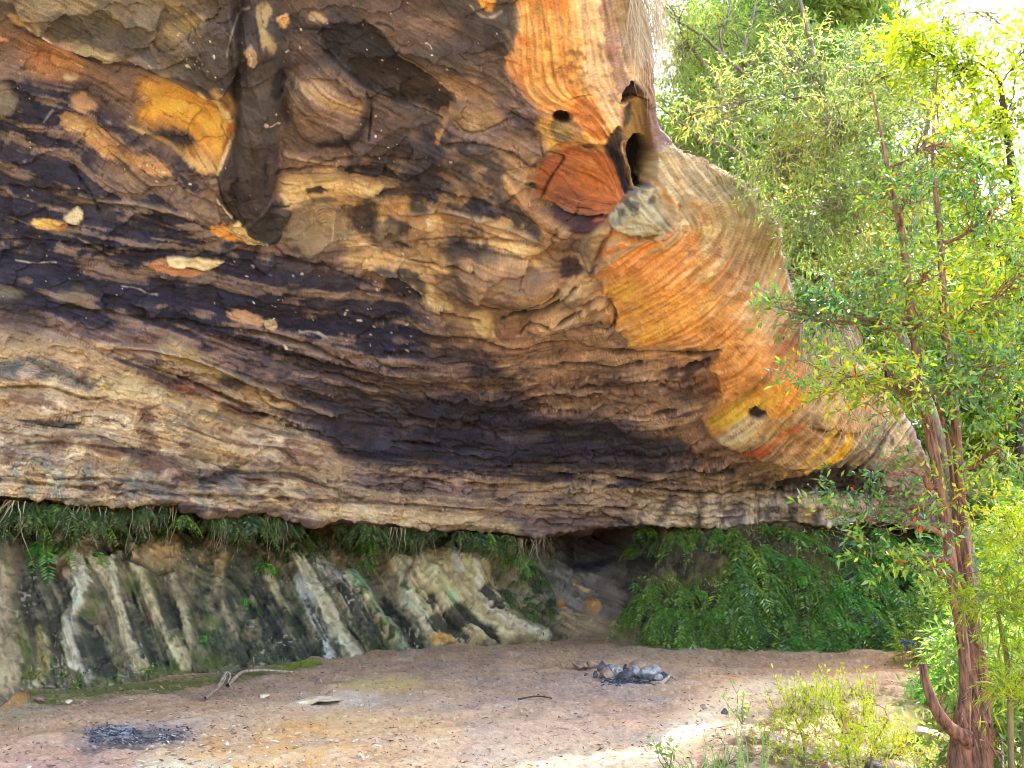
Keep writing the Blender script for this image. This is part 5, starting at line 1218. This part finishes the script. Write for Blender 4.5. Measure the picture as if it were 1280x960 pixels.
# ------------------------------------------------------------------ strands: hanging roots, dry grass, grass tufts
def strands(name, starts, dirs, L, r, mat, rng, sag=.5, tint=None, n=7, parent=None):
    m = len(starts); t = np.linspace(0, 1, n)[None, :, None]
    wob = np.cumsum(rng.normal(0, .05, (m, n, 3)), 1) * L[:, None, None]
    p = starts[:, None] + dirs[:, None] * L[:, None, None] * t + np.array([0, 0, -1]) * L[:, None, None] * sag * t ** 2 + wob * t
    side = norm(np.cross(dirs, np.array([0, 1., .1])) + rng.normal(0, .3, (m, 3)))[:, None]
    w_ = (r * (1 - .8 * np.linspace(0, 1, n)))[None, :, None]
    v = np.stack([p - side * w_, p + side * w_], 2).reshape(-1, 3)
    i = (np.arange(m)[:, None] * n + np.arange(n - 1)[None]).ravel() * 2
    f = np.stack([i, i + 1, i + 3, i + 2], -1)
    tt = np.repeat(rng.random(m) if tint is None else tint, n * 2)
    return soup(name, v, f, LM[mat], parent, False, tt)
rng = np.random.default_rng(44)
m_ = 520; px = rng.uniform(786, 826, m_); py = rng.uniform(-60, 40, m_)
st = np.array([A(a, b, 9.35 + .01 * (a - 786)) for a, b in zip(px, py)])
o = strands('hanging_roots', st, norm(rng.normal(0, .12, (m_, 3)) + [.12, 0, -1]), rng.uniform(.3, 1.1, m_), .004, 'dry', rng, .1)
tag(o, 'curtain of pale dry roots hanging from the top of the rock lip', 'roots')
m_ = 620; px = rng.uniform(1000, 1070, m_); py = rng.uniform(392, 415, m_)
st = np.array([A(a, b, 15.1 + .012 * (a - 1000)) for a, b in zip(px, py)])
o = strands('dry_grass', st, norm(rng.normal(0, .16, (m_, 3)) + [0, -.1, -1]), rng.uniform(.5, 1.5, m_), .007, 'dry', rng, .1)
tag(o, 'grey thatch of dead grass hanging on the rock edge, behind the left stem', 'dry grass')
m_ = 260; px = rng.uniform(1040, 1098, m_); py = rng.uniform(462, 500, m_)
st = np.array([A(a, b, 17.1) for a, b in zip(px, py)])
o = strands('dry_grass', st, norm(rng.normal(0, .25, (m_, 3)) + [-.15, -.1, -1]), rng.uniform(.4, 1., m_), .008, 'dry', rng, .2)
tag(o, 'straw-coloured grass tuft drooping over the yellow-streaked rock', 'dry grass')
m_ = 150; tt_ = rng.random(m_); LP = np.array([(822, 165), (850, 188), (900, 212), (934, 236), (955, 268), (972, 300), (985, 345)], float); u = tt_ * (len(LP) - 1); k = np.minimum(u.astype(int), len(LP) - 2); q = LP[k] + (LP[k + 1] - LP[k]) * (u - k)[:, None]
st = np.array([on_roof(a - 4, b + 4, .02) for a, b in q])
o = strands('dry_grass', st, norm(rng.normal(0, .5, (m_, 3)) + [.4, -.1, .3]), rng.uniform(.12, .4, m_), .006, 'dry', rng, .7)
tag(o, 'fringe of straw along the curved upper edge of the rock shoulder', 'dry grass')
def tuft(px, py, n, L, mat, lab, w=.006, spread=.35, Yf=None, seed=1, cat='grass tuft', name='grass_tuft'):
    rg = np.random.default_rng(seed); g0 = np.array(on_ground(px, py))
    st = g0 + rg.normal(0, .06, (n, 3)) * [1, 1, 0]
    o = strands(name, st - g0, norm(rg.normal(0, spread, (n, 3)) * [1, 1, 0] + [0, 0, 1]), L * rg.uniform(.5, 1.2, n), w, mat, rg, .25, .3 + .5 * rg.random(n))
    o.location = g0; return tag(o, lab, cat)
m_ = 420; px = rng.uniform(-30, 700, m_); yl = np.interp(px, [q[0] for q in LEDGE[::-1]], [q[1] for q in LEDGE[::-1]])
ok = vn2(px / 24, px * 0 + 9.1, 4) > -.2; px, yl = px[ok], yl[ok]; m_ = len(px)
st = at(px, yl + 2, roofY(px, yl) + rng.uniform(.1, .6, m_))
o = strands('dead_fronds', st, norm(rng.normal(0, .3, (m_, 3)) + [0, -.2, -1]), rng.uniform(.15, .75, m_), .010, 'dry', rng, .2)
tag(o, 'dead brown fronds and roots trailing among the ledge ferns', 'dead fronds', kind='stuff')
tuft(870, 990, 16, .55, 'grass', 'sparse green grass blades at the bottom of the photo, left of the bright shrub', .007, .35, seed=2)
tuft(935, 995, 14, .75, 'grass', 'tallest upright green blades at the bottom, beside the bright shrub', .010, .16, seed=3)
tuft(900, 975, 10, .45, 'grass', 'thin arching green blades between the two taller tufts', .006, .3, seed=9)
tuft(1150, 872, 40, .5, 'grass', 'small yellowish grass tuft beside the broken stub', .006, .25, seed=4)
tuft(350, 830, 14, .22, 'grass', 'small green tuft at the foot of the mossy wall', .008, .5, seed=5)
tuft(1180, 945, 50, .4, 'grass', 'green grass growing left of the shaggy tree base', .006, .4, seed=6)
tuft(1275, 975, 40, .6, 'grass', 'grass blades at the bottom right corner', .008, .5, seed=7)
tuft(1150, 985, 40, .45, 'grass', 'grass growing below the bright shrub, near the tree', .006, .45, seed=8)
def herb(px, py, h, lab, mat='pale', n=40, seed=1, L=.09, W=.03, spread=.2):
    rg = np.random.default_rng(seed); g0 = np.array(on_ground(px, py)); r = empty('small_plant', g0); tag(r, lab, 'plant')
    sts = [wander([0, 0, 0], [rg.normal(0, spread), rg.normal(0, spread), h * rg.uniform(.6, 1.1)], 6, .12, rg) for _ in range(5)]
    v, f = tube([(q, np.linspace(.005, .002, 6)) for q in sts], 4); soup('stems', v, f, BK['stem'], r)
    b = np.array([sts[i % 5][rg.integers(1, 6)] for i in range(n)]) + rg.normal(0, .02, (n, 3)); d = norm(rg.normal(0, 1, (n, 3)) + [0, 0, .2])
    v, f = leaves(b, d, L * rg.uniform(.6, 1.3, n), np.full(n, W), rg); soup('leaves', v, f, LM[mat], r, False, np.repeat(rg.random(n) * .9, 4))
herb(928, 905, .45, 'thin grey-green seedling on the pale sand, left of the bright shrub', n=50, seed=1)
herb(838, 968, .3, 'small blue-green plant at the bottom, farthest left of the grass', n=50, seed=2, L=.07)
herb(905, 960, .35, 'feathery seedling between the grass tufts at the bottom', n=60, seed=3, L=.06, W=.015)
for i, (x, y, lab) in enumerate([(62, 864, 'low grey-green plant at the foot of the wall, left one of the pair'), (92, 862, 'low grey-green plant at the foot of the wall, right one of the pair'), (150, 854, 'small green plant on the mossy strip below the pale rib'), (176, 851, 'green plant at the mossy foot of the wall, under the dark stripes')]):
    herb(x, y, .28, lab, ['pale', 'pale', 'fern', 'fern'][i], 170, 20 + i, .07, .03, .28)
for i, (x, y, lab) in enumerate([(254, 795, 'tiny green fern growing on the dark middle of the wall'), (304, 746, 'small fern on the mossy wall below the pale drooping one')]):
    put_fern(FF[i], on_wall(x, y, .05), .6, 0, lab)
# ================================================================== stones, branches, ashes, litter
def stone_mat(name, c1, c2, scale=6):
    m, nt, out = mat_new(name); N, L = nt.nodes.new, nt.links.new
    tc = N('ShaderNodeTexCoord'); n = N('ShaderNodeTexNoise'); n.inputs['Scale'].default_value = scale; n.inputs['Detail'].default_value = 9; n.inputs['Roughness'].default_value = .7
    L(tc.outputs['Object'], n.inputs['Vector'])
    r = N('ShaderNodeValToRGB'); r.color_ramp.elements[0].position = .38; r.color_ramp.elements[1].position = .62
    r.color_ramp.elements[0].color = (*lin(c1), 1); r.color_ramp.elements[1].color = (*lin(c2), 1); L(n.outputs['Fac'], r.inputs[0])
    b = N('ShaderNodeBsdfPrincipled'); b.inputs['Roughness'].default_value = .9; L(r.outputs[0], b.inputs['Base Color'])
    bp = N('ShaderNodeBump'); bp.inputs['Strength'].default_value = .6; bp.inputs['Distance'].default_value = .03; L(n.outputs['Fac'], bp.inputs['Height']); L(bp.outputs[0], b.inputs['Normal']); L(b.outputs[0], out.inputs[0])
    return m
SM = {'ash': stone_mat('ash_grey_stone', (92, 88, 90), (186, 178, 170), 9), 'brown': stone_mat('brown_stone', (112, 86, 72), (176, 142, 118)), 'dark': stone_mat('sooty_stone', (50, 46, 50), (104, 96, 96)), 'cream': stone_mat('cream_stone', (190, 160, 120), (236, 214, 180)), 'char': stone_mat('charcoal', (30, 30, 36), (100, 100, 110), 20)}
def stone(px, py, wpx, hpx, mat, lab, seed, group=None, rot=None, name='stone', cat='stone', depth=.8, sink=.2):
    rg = np.random.default_rng(seed); g0 = on_ground(px, py); s = g0.y / F
    bm = bmesh.new(); bmesh.ops.create_icosphere(bm, subdivisions=3, radius=.5)
    cuts = [(Vector(norm(rg.normal(0, 1, 3))), rg.uniform(.22, .38)) for _ in range(11)]
    for v in bm.verts:
        for n_, d in cuts:
            k = v.co.dot(n_) - d
            if k > 0: v.co -= n_ * k * .99
        q = v.co
        v.co += v.co.normalized() * .008 * math.sin(q.x * 17 + seed) * math.sin(q.y * 19) * math.sin(q.z * 23)
        v.co = Vector((v.co.x * wpx * s * 1.25, v.co.y * wpx * s * depth * 1.25, v.co.z * hpx * s * 1.5))
    me = bpy.data.meshes.new(name); bm.to_mesh(me); bm.free(); me.materials.append(SM[mat])
    o = bpy.data.objects.new(name, me); col.objects.link(o)
    o.rotation_euler = (rg.normal(0, .12), rg.normal(0, .12), rg.uniform(-.5, .5) if rot is None else rot)
    o.location = g0 + Vector((0, 0, hpx * s * (.5 - sink)))
    return tag(o, lab, cat, group)
G1 = 'stones of the fireplace'
FIRE = [(727, 835, 18, 8, 'brown', 'flat brown stone lying apart at the left of the fireplace'), (741, 834, 14, 8, 'brown', 'pinkish flat stone at the left of the fireplace, touching the brown one'), (753, 838, 9, 9, 'dark', 'small sooty stone at the left end of the ring'), (758, 847, 14, 10, 'brown', 'pinkish squarish stone at the front left of the ring'), (769, 846, 13, 10, 'ash', 'pale grey stone at the front, beside the pinkish squarish one'),
        (764, 837, 10, 7, 'ash', 'slanted grey stone at the back left of the ring'), (772, 838, 9, 6, 'ash', 'small grey stone at the back of the ring'), (784, 848, 16, 9, 'dark', 'dark grey stone at the middle front of the ring'), (797, 838, 19, 9, 'brown', 'wedge-shaped brown stone, highest at the back of the ring'), (792, 846, 13, 9, 'ash', 'grey stone in the middle of the ashes'),
        (806, 848, 20, 9, 'ash', 'largest pale ash-covered stone of the ring'), (818, 844, 12, 9, 'ash', 'pale stone at the back right of the ring'), (822, 851, 12, 8, 'ash', 'pale stone at the front right of the ring'), (829, 850, 9, 8, 'dark', 'bluish dark stone at the right end of the ring'), (745, 846, 5, 5, 'dark', 'tiny dark stone in front of the ring at the left'), (782, 837, 6, 5, 'dark', 'tiny sooty stone behind the ring'), (732, 845, 4, 3, 'dark', 'pebble lying in front of the flat brown stone')]
for i, (x, y, w_, h_, m, lab) in enumerate(FIRE): stone(x, y, w_ * 1.2, h_ * 1.35, m, lab, 200 + i, G1)
stone(402, 876, 58, 5, 'cream', 'flat cream slab flush with the sand, near the wall', 301, depth=1.4, sink=.15)
stone(411, 874, 8, 13, 'brown', 'small brown stone standing upright on the cream slab', 302)
stone(380, 880, 26, 5, 'cream', 'flat pale stone just left of the cream slab', 303, depth=1.3)
stone(446, 867, 8, 6, 'brown', 'small reddish stone right of the cream slab', 304)
stone(400, 855, 10, 7, 'brown', 'small brown stone behind the cream slab', 305)
stone(330, 872, 14, 5, 'cream', 'pale flat stone in the sand below the dead branch', 310)
stone(86, 878, 7, 4, 'cream', 'white pebble on the dirt below the low plants', 311)
stone(52, 875, 12, 4, 'brown', 'small brown stone at the edge of the moss', 312)
stone(1118, 912, 42, 24, 'brown', 'rounded brown boulder half buried right of the bright shrub', 306)
stone(1150, 892, 36, 14, 'cream', 'pale flat boulder behind the rounded brown one', 307)
stone(1090, 920, 22, 12, 'dark', 'dark stone at the shrub\'s right side', 308)
stone(1180, 862, 30, 14, 'brown', 'brown rock on the bank beside the broken stub', 309)
stone(1150, 935, 20, 14, 'cream', 'pale stone lying on the slope left of the tree base', 313)
stone(1250, 880, 24, 14, 'brown', 'brown rock on the ground right of the tree base', 314)
stone(1000, 872, 12, 5, 'cream', 'small pale stone on the sunlit sand', 315)
stone(880, 885, 9, 5, 'brown', 'small brown stone at the edge of the sunlit sand', 316)
stone(906, 893, 8, 8, 'dark', 'dark upright stone behind the seedlings', 317)
stone(740, 752, 16, 14, 'cream', 'x', 318) if False else None
def stick(name, lab, cat, paths, mat, seed=1):
    """paths: [(bearings, radii)] lying on the ground; third number is height above it"""
    base = on_ground(*paths[0][0][0][:2]); out = []
    for pts, r in paths:
        q = np.array([np.array(on_ground(a[0], a[1])) + [0, 0, (a[2] if len(a) > 2 else 0) + r[0]] for a in pts])
        out.append((spline(q, len(pts) * 4) - np.array(base), np.interp(np.linspace(0, 1, len(pts) * 4), np.linspace(0, 1, len(r)), r)))
    v, f = tube(out, 8)
    o = soup(name, v, f, mat, None, True); o.location = base
    return tag(o, lab, cat)
m_dead = bark_mat('bleached_wood', (128, 106, 88), (206, 186, 164), 18)
stick('dead_branch', 'bleached crooked branch lying on the floor by the mossy strip', 'branch', [([(284, 860), (294, 853, .05), (304, 848, .08), (325, 846, .08), (350, 844, .04), (374, 843)], [.035, .03, .022, .012])], m_dead)
stick('dead_branch', 'pale forked branch with a raised loop, left of the longer one', 'branch', [([(256, 875), (268, 867, .02), (278, 860, .07), (283, 858, .19), (287, 857, .14), (284, 860, .05)], [.022, .022, .02, .015, .012]), ([(272, 864, .04), (281, 859, .21), (286, 858, .18)], [.02, .014])], m_dead)
stick('dead_branch', 'thin straight twig lying at the far left of the branches', 'branch', [([(224, 865), (240, 868, .02), (256, 875)], [.012, .012])], m_dead)
stick('curved_stick', 'pale curved stick curling out of the ashes at the right', 'stick', [([(815, 856), (826, 858, .02), (834, 855, .06), (838, 853, .08), (846, 852)], [.03, .03, .02])], m_dead)
stick('dead_branch', 'long thin twig on the sand near the middle of the floor', 'branch', [([(648, 875), (672, 873, .02), (690, 874)], [.012, .01])], BK['dark'])
stick('dead_branch', 'grey fallen branch among the grass below the trunks', 'branch', [([(1225, 960, .3), (1248, 930, .4), (1250, 905, .55)], [.015, .01])], m_dead)
# charcoal of the burnt-out fire and cinders in the ring
def bits(name, region, n, smin, smax, mat, lab, seed, kind='stuff', el=2.5):
    rg = np.random.default_rng(seed); V, Fc = [], []
    cube = np.array([(x, y, z) for x in (-1, 1) for y in (-1, 1) for z in (-1, 1)], float)
    fc = np.array([(0, 1, 3, 2), (4, 6, 7, 5), (0, 4, 5, 1), (2, 3, 7, 6), (0, 2, 6, 4), (1, 5, 7, 3)])
    reg = np.array(region, float); x0, y0 = reg.min(0); x1, y1 = reg.max(0); k = 0
    while k < n:
        x, y = rg.uniform(x0, x1), rg.uniform(y0, y1)
        if sdf(np.array([x]), np.array([y]), reg)[0][0] > rg.normal(-3, 5): continue
        g0 = np.array(on_ground(x, y)); s = rg.uniform(smin, smax)
        a = rg.uniform(0, 6.28); ca, sa = math.cos(a), math.sin(a); ti = rg.normal(0, .3)
        c = (cube + rg.normal(0, .25, (8, 3))) * [s * rg.uniform(.5, el), s * .5, s * .3]
        c = np.stack([c[:, 0] * ca - c[:, 1] * sa, c[:, 0] * sa + c[:, 1] * ca, c[:, 2] + c[:, 0] * ti], 1) + g0 + [0, 0, s * .3]
        V.append(c); Fc.append(fc + 8 * k); k += 1
    o = soup(name, np.concatenate(V), np.concatenate(Fc), mat); return tag(o, lab, name.replace('_', ' '), kind=kind)
bits('charcoal', [(98, 912), (140, 904), (190, 908), (240, 914), (214, 930), (150, 928), (118, 930)], 380, .004, .019, SM['char'], 'scattered charcoal and half-burnt sticks of the old fire at the left', 1)
bits('ash', [(100, 912), (200, 907), (236, 918), (150, 931)], 220, .006, .018, SM['ash'], 'pale ash flakes strewn over the charcoal', 2)
bits('cinders', [(750, 845), (800, 840), (836, 850), (800, 858), (756, 856)], 260, .01, .03, SM['char'], 'black cinders between the fireplace stones', 3)
bits('gravel', [(-60, 900), (240, 868), (420, 834), (700, 806), (1180, 812), (1300, 985), (-60, 985)], 1100, .004, .02, SM['brown'], 'small stones and crumbs of rock scattered over the floor', 4, el=1.4)
bits('gravel', [(240, 880), (480, 850), (560, 860), (520, 960), (100, 980)], 260, .006, .03, SM['cream'], 'pale chips of sandstone on the ochre part of the floor', 5, el=1.6)
# fallen leaves and twigs on the floor
rg = np.random.default_rng(71); n = 9000
px = rg.uniform(-60, 1330, n); py = 806 + (rg.random(n) ** 1.1) * 190
bx_ = np.interp(px, BASE[:, 0], BASE[:, 1]); ok = py > bx_ + 3
dens = .35 + .5 * vn2(px / 60, py / 14, 3) + .5 * (px > 880) * (py > 850) + .3 * ((px < 300) & (py < 915))
ok &= rg.random(n) < dens; px, py = px[ok], py[ok]
dx, dy, dz = ray(px, py); t = -EYE / dz
for _ in range(8): t = (ground_z(dx * t, dy * t) - EYE) / dz
b = np.stack([dx * t, dy * t, ground_z(dx * t, dy * t) + .03], -1)
m = len(b); a = rg.uniform(0, 6.28, m); d = norm(np.stack([np.cos(a), np.sin(a), rg.normal(.1, .2, m)], -1))
v, f = leaves(b, d, rg.uniform(.02, .11, m), rg.uniform(.006, .022, m), rg, .3)
o = soup('leaf_litter', v, f, LM['litter'], None, False, np.repeat(rg.random(m) ** 1.2, 4))
tag(o, 'dry leaves, bark scraps and twigs scattered over the sand', 'leaf litter', kind='stuff')
# crumpled litter
def crumple(px, py, w, h, color, lab, cat, name, seed, spots=None):
    g0 = on_ground(px, py); s = g0.y / F; rg = np.random.default_rng(seed)
    bm = bmesh.new(); bmesh.ops.create_icosphere(bm, subdivisions=4, radius=.5)
    for v in bm.verts:
        q = v.co * 3; k = 1 + .28 * math.sin(q.x * 3 + seed + 2 * math.sin(q.z * 2)) * math.cos(q.y * 4 + q.z) + .12 * math.sin(q.z * 11 + q.x * 7)
        v.co = Vector((v.co.x * k * w * s, v.co.y * k * w * s * .7, (v.co.z * k + .35) * h * s))
    me = bpy.data.meshes.new(name); bm.to_mesh(me); bm.free()
    m, nt, out = mat_new(name + '_fabric'); N, L = nt.nodes.new, nt.links.new
    b_ = N('ShaderNodeBsdfPrincipled'); b_.inputs['Roughness'].default_value = .45; L(b_.outputs[0], out.inputs[0])
    r = N('ShaderNodeValToRGB'); n_ = N('ShaderNodeTexNoise'); n_.inputs['Scale'].default_value = 3.5
    tc = N('ShaderNodeTexCoord'); L(tc.outputs['Object'], n_.inputs['Vector']); L(n_.outputs['Fac'], r.inputs[0]); r.color_ramp.interpolation = 'CONSTANT'
    for i, (pos, c) in enumerate(color):
        el = r.color_ramp.elements[i] if i < 2 else r.color_ramp.elements.new(pos)
        el.position = pos; el.color = (*lin(c), 1)
    L(r.outputs[0], b_.inputs['Base Color']); me.materials.append(m)
    o = bpy.data.objects.new(name, me); col.objects.link(o); o.location = g0
    return tag(o, lab, cat)
crumple(1138, 812, 26, 13, [(0, (70, 96, 160)), (.52, (150, 160, 190)), (.62, (190, 60, 70))], 'crumpled blue and red plastic bag at the foot of the fern bank', 'bag', 'plastic_bag', 3)
crumple(1238, 835, 22, 22, [(0, (236, 206, 214)), (.5, (244, 240, 238)), (.62, (214, 90, 130))], 'pale pink and white bundle on the ground just right of the trunks', 'bundle', 'cloth_bundle', 4)
EXPO = 3.05
# ================================================================== light and camera
SUN_EL, SUN_AZ = math.radians(58), math.radians(40)     # azimuth measured from +Y towards +X
w = bpy.data.worlds.new('World'); scene.world = w; w.use_nodes = True
nt = w.node_tree; bg = nt.nodes['Background']
sky = nt.nodes.new('ShaderNodeTexSky'); sky.sky_type = 'NISHITA'; sky.sun_disc = False
sky.sun_elevation = SUN_EL; sky.sun_rotation = SUN_AZ; sky.dust_density = 2.5; sky.air_density = 1.0; sky.ozone_density = 1.
nt.links.new(sky.outputs[0], bg.inputs[0]); bg.inputs[1].default_value = .15
sl = bpy.data.lights.new('sun', 'SUN'); sl.energy = 2.0; sl.angle = math.radians(.5); sl.color = (1, .95, .86)
so = bpy.data.objects.new('sun', sl); col.objects.link(so)
sd = Vector((math.sin(SUN_AZ) * math.cos(SUN_EL), math.cos(SUN_AZ) * math.cos(SUN_EL), math.sin(SUN_EL)))
so.rotation_euler = sd.to_track_quat('Z', 'Y').to_euler(); so.location = (0, 0, 30)
cam = bpy.data.cameras.new('camera'); co_ = bpy.data.objects.new('camera', cam); col.objects.link(co_)
cam.sensor_width = 36; cam.lens = 36 * F / 1280; cam.clip_end = 2000; cam.clip_start = .05
co_.location = (0, 0, EYE); co_.rotation_euler = (math.pi / 2 + PITCH, 0, 0)
scene.camera = co_
scene.view_settings.view_transform = 'Standard'; scene.view_settings.look = 'None'
scene.view_settings.exposure = EXPO; scene.view_settings.gamma = 1; scene.view_settings.use_curve_mapping = False
try:
    scene.view_settings.use_white_balance = True; scene.view_settings.white_balance_temperature = 6600
except Exception: pass
scene.render.engine = 'CYCLES'
cy_ = scene.cycles; cy_.max_bounces = 6; cy_.diffuse_bounces = 4; cy_.glossy_bounces = 2; cy_.transmission_bounces = 4; cy_.transparent_max_bounces = 6
cy_.use_denoising = True; cy_.use_adaptive_sampling = True; cy_.adaptive_threshold = .012
cy_.caustics_reflective = False; cy_.caustics_refractive = False
scene.cycles.filter_width = 1.0
try: cy_.denoising_prefilter = 'ACCURATE'
except Exception: pass
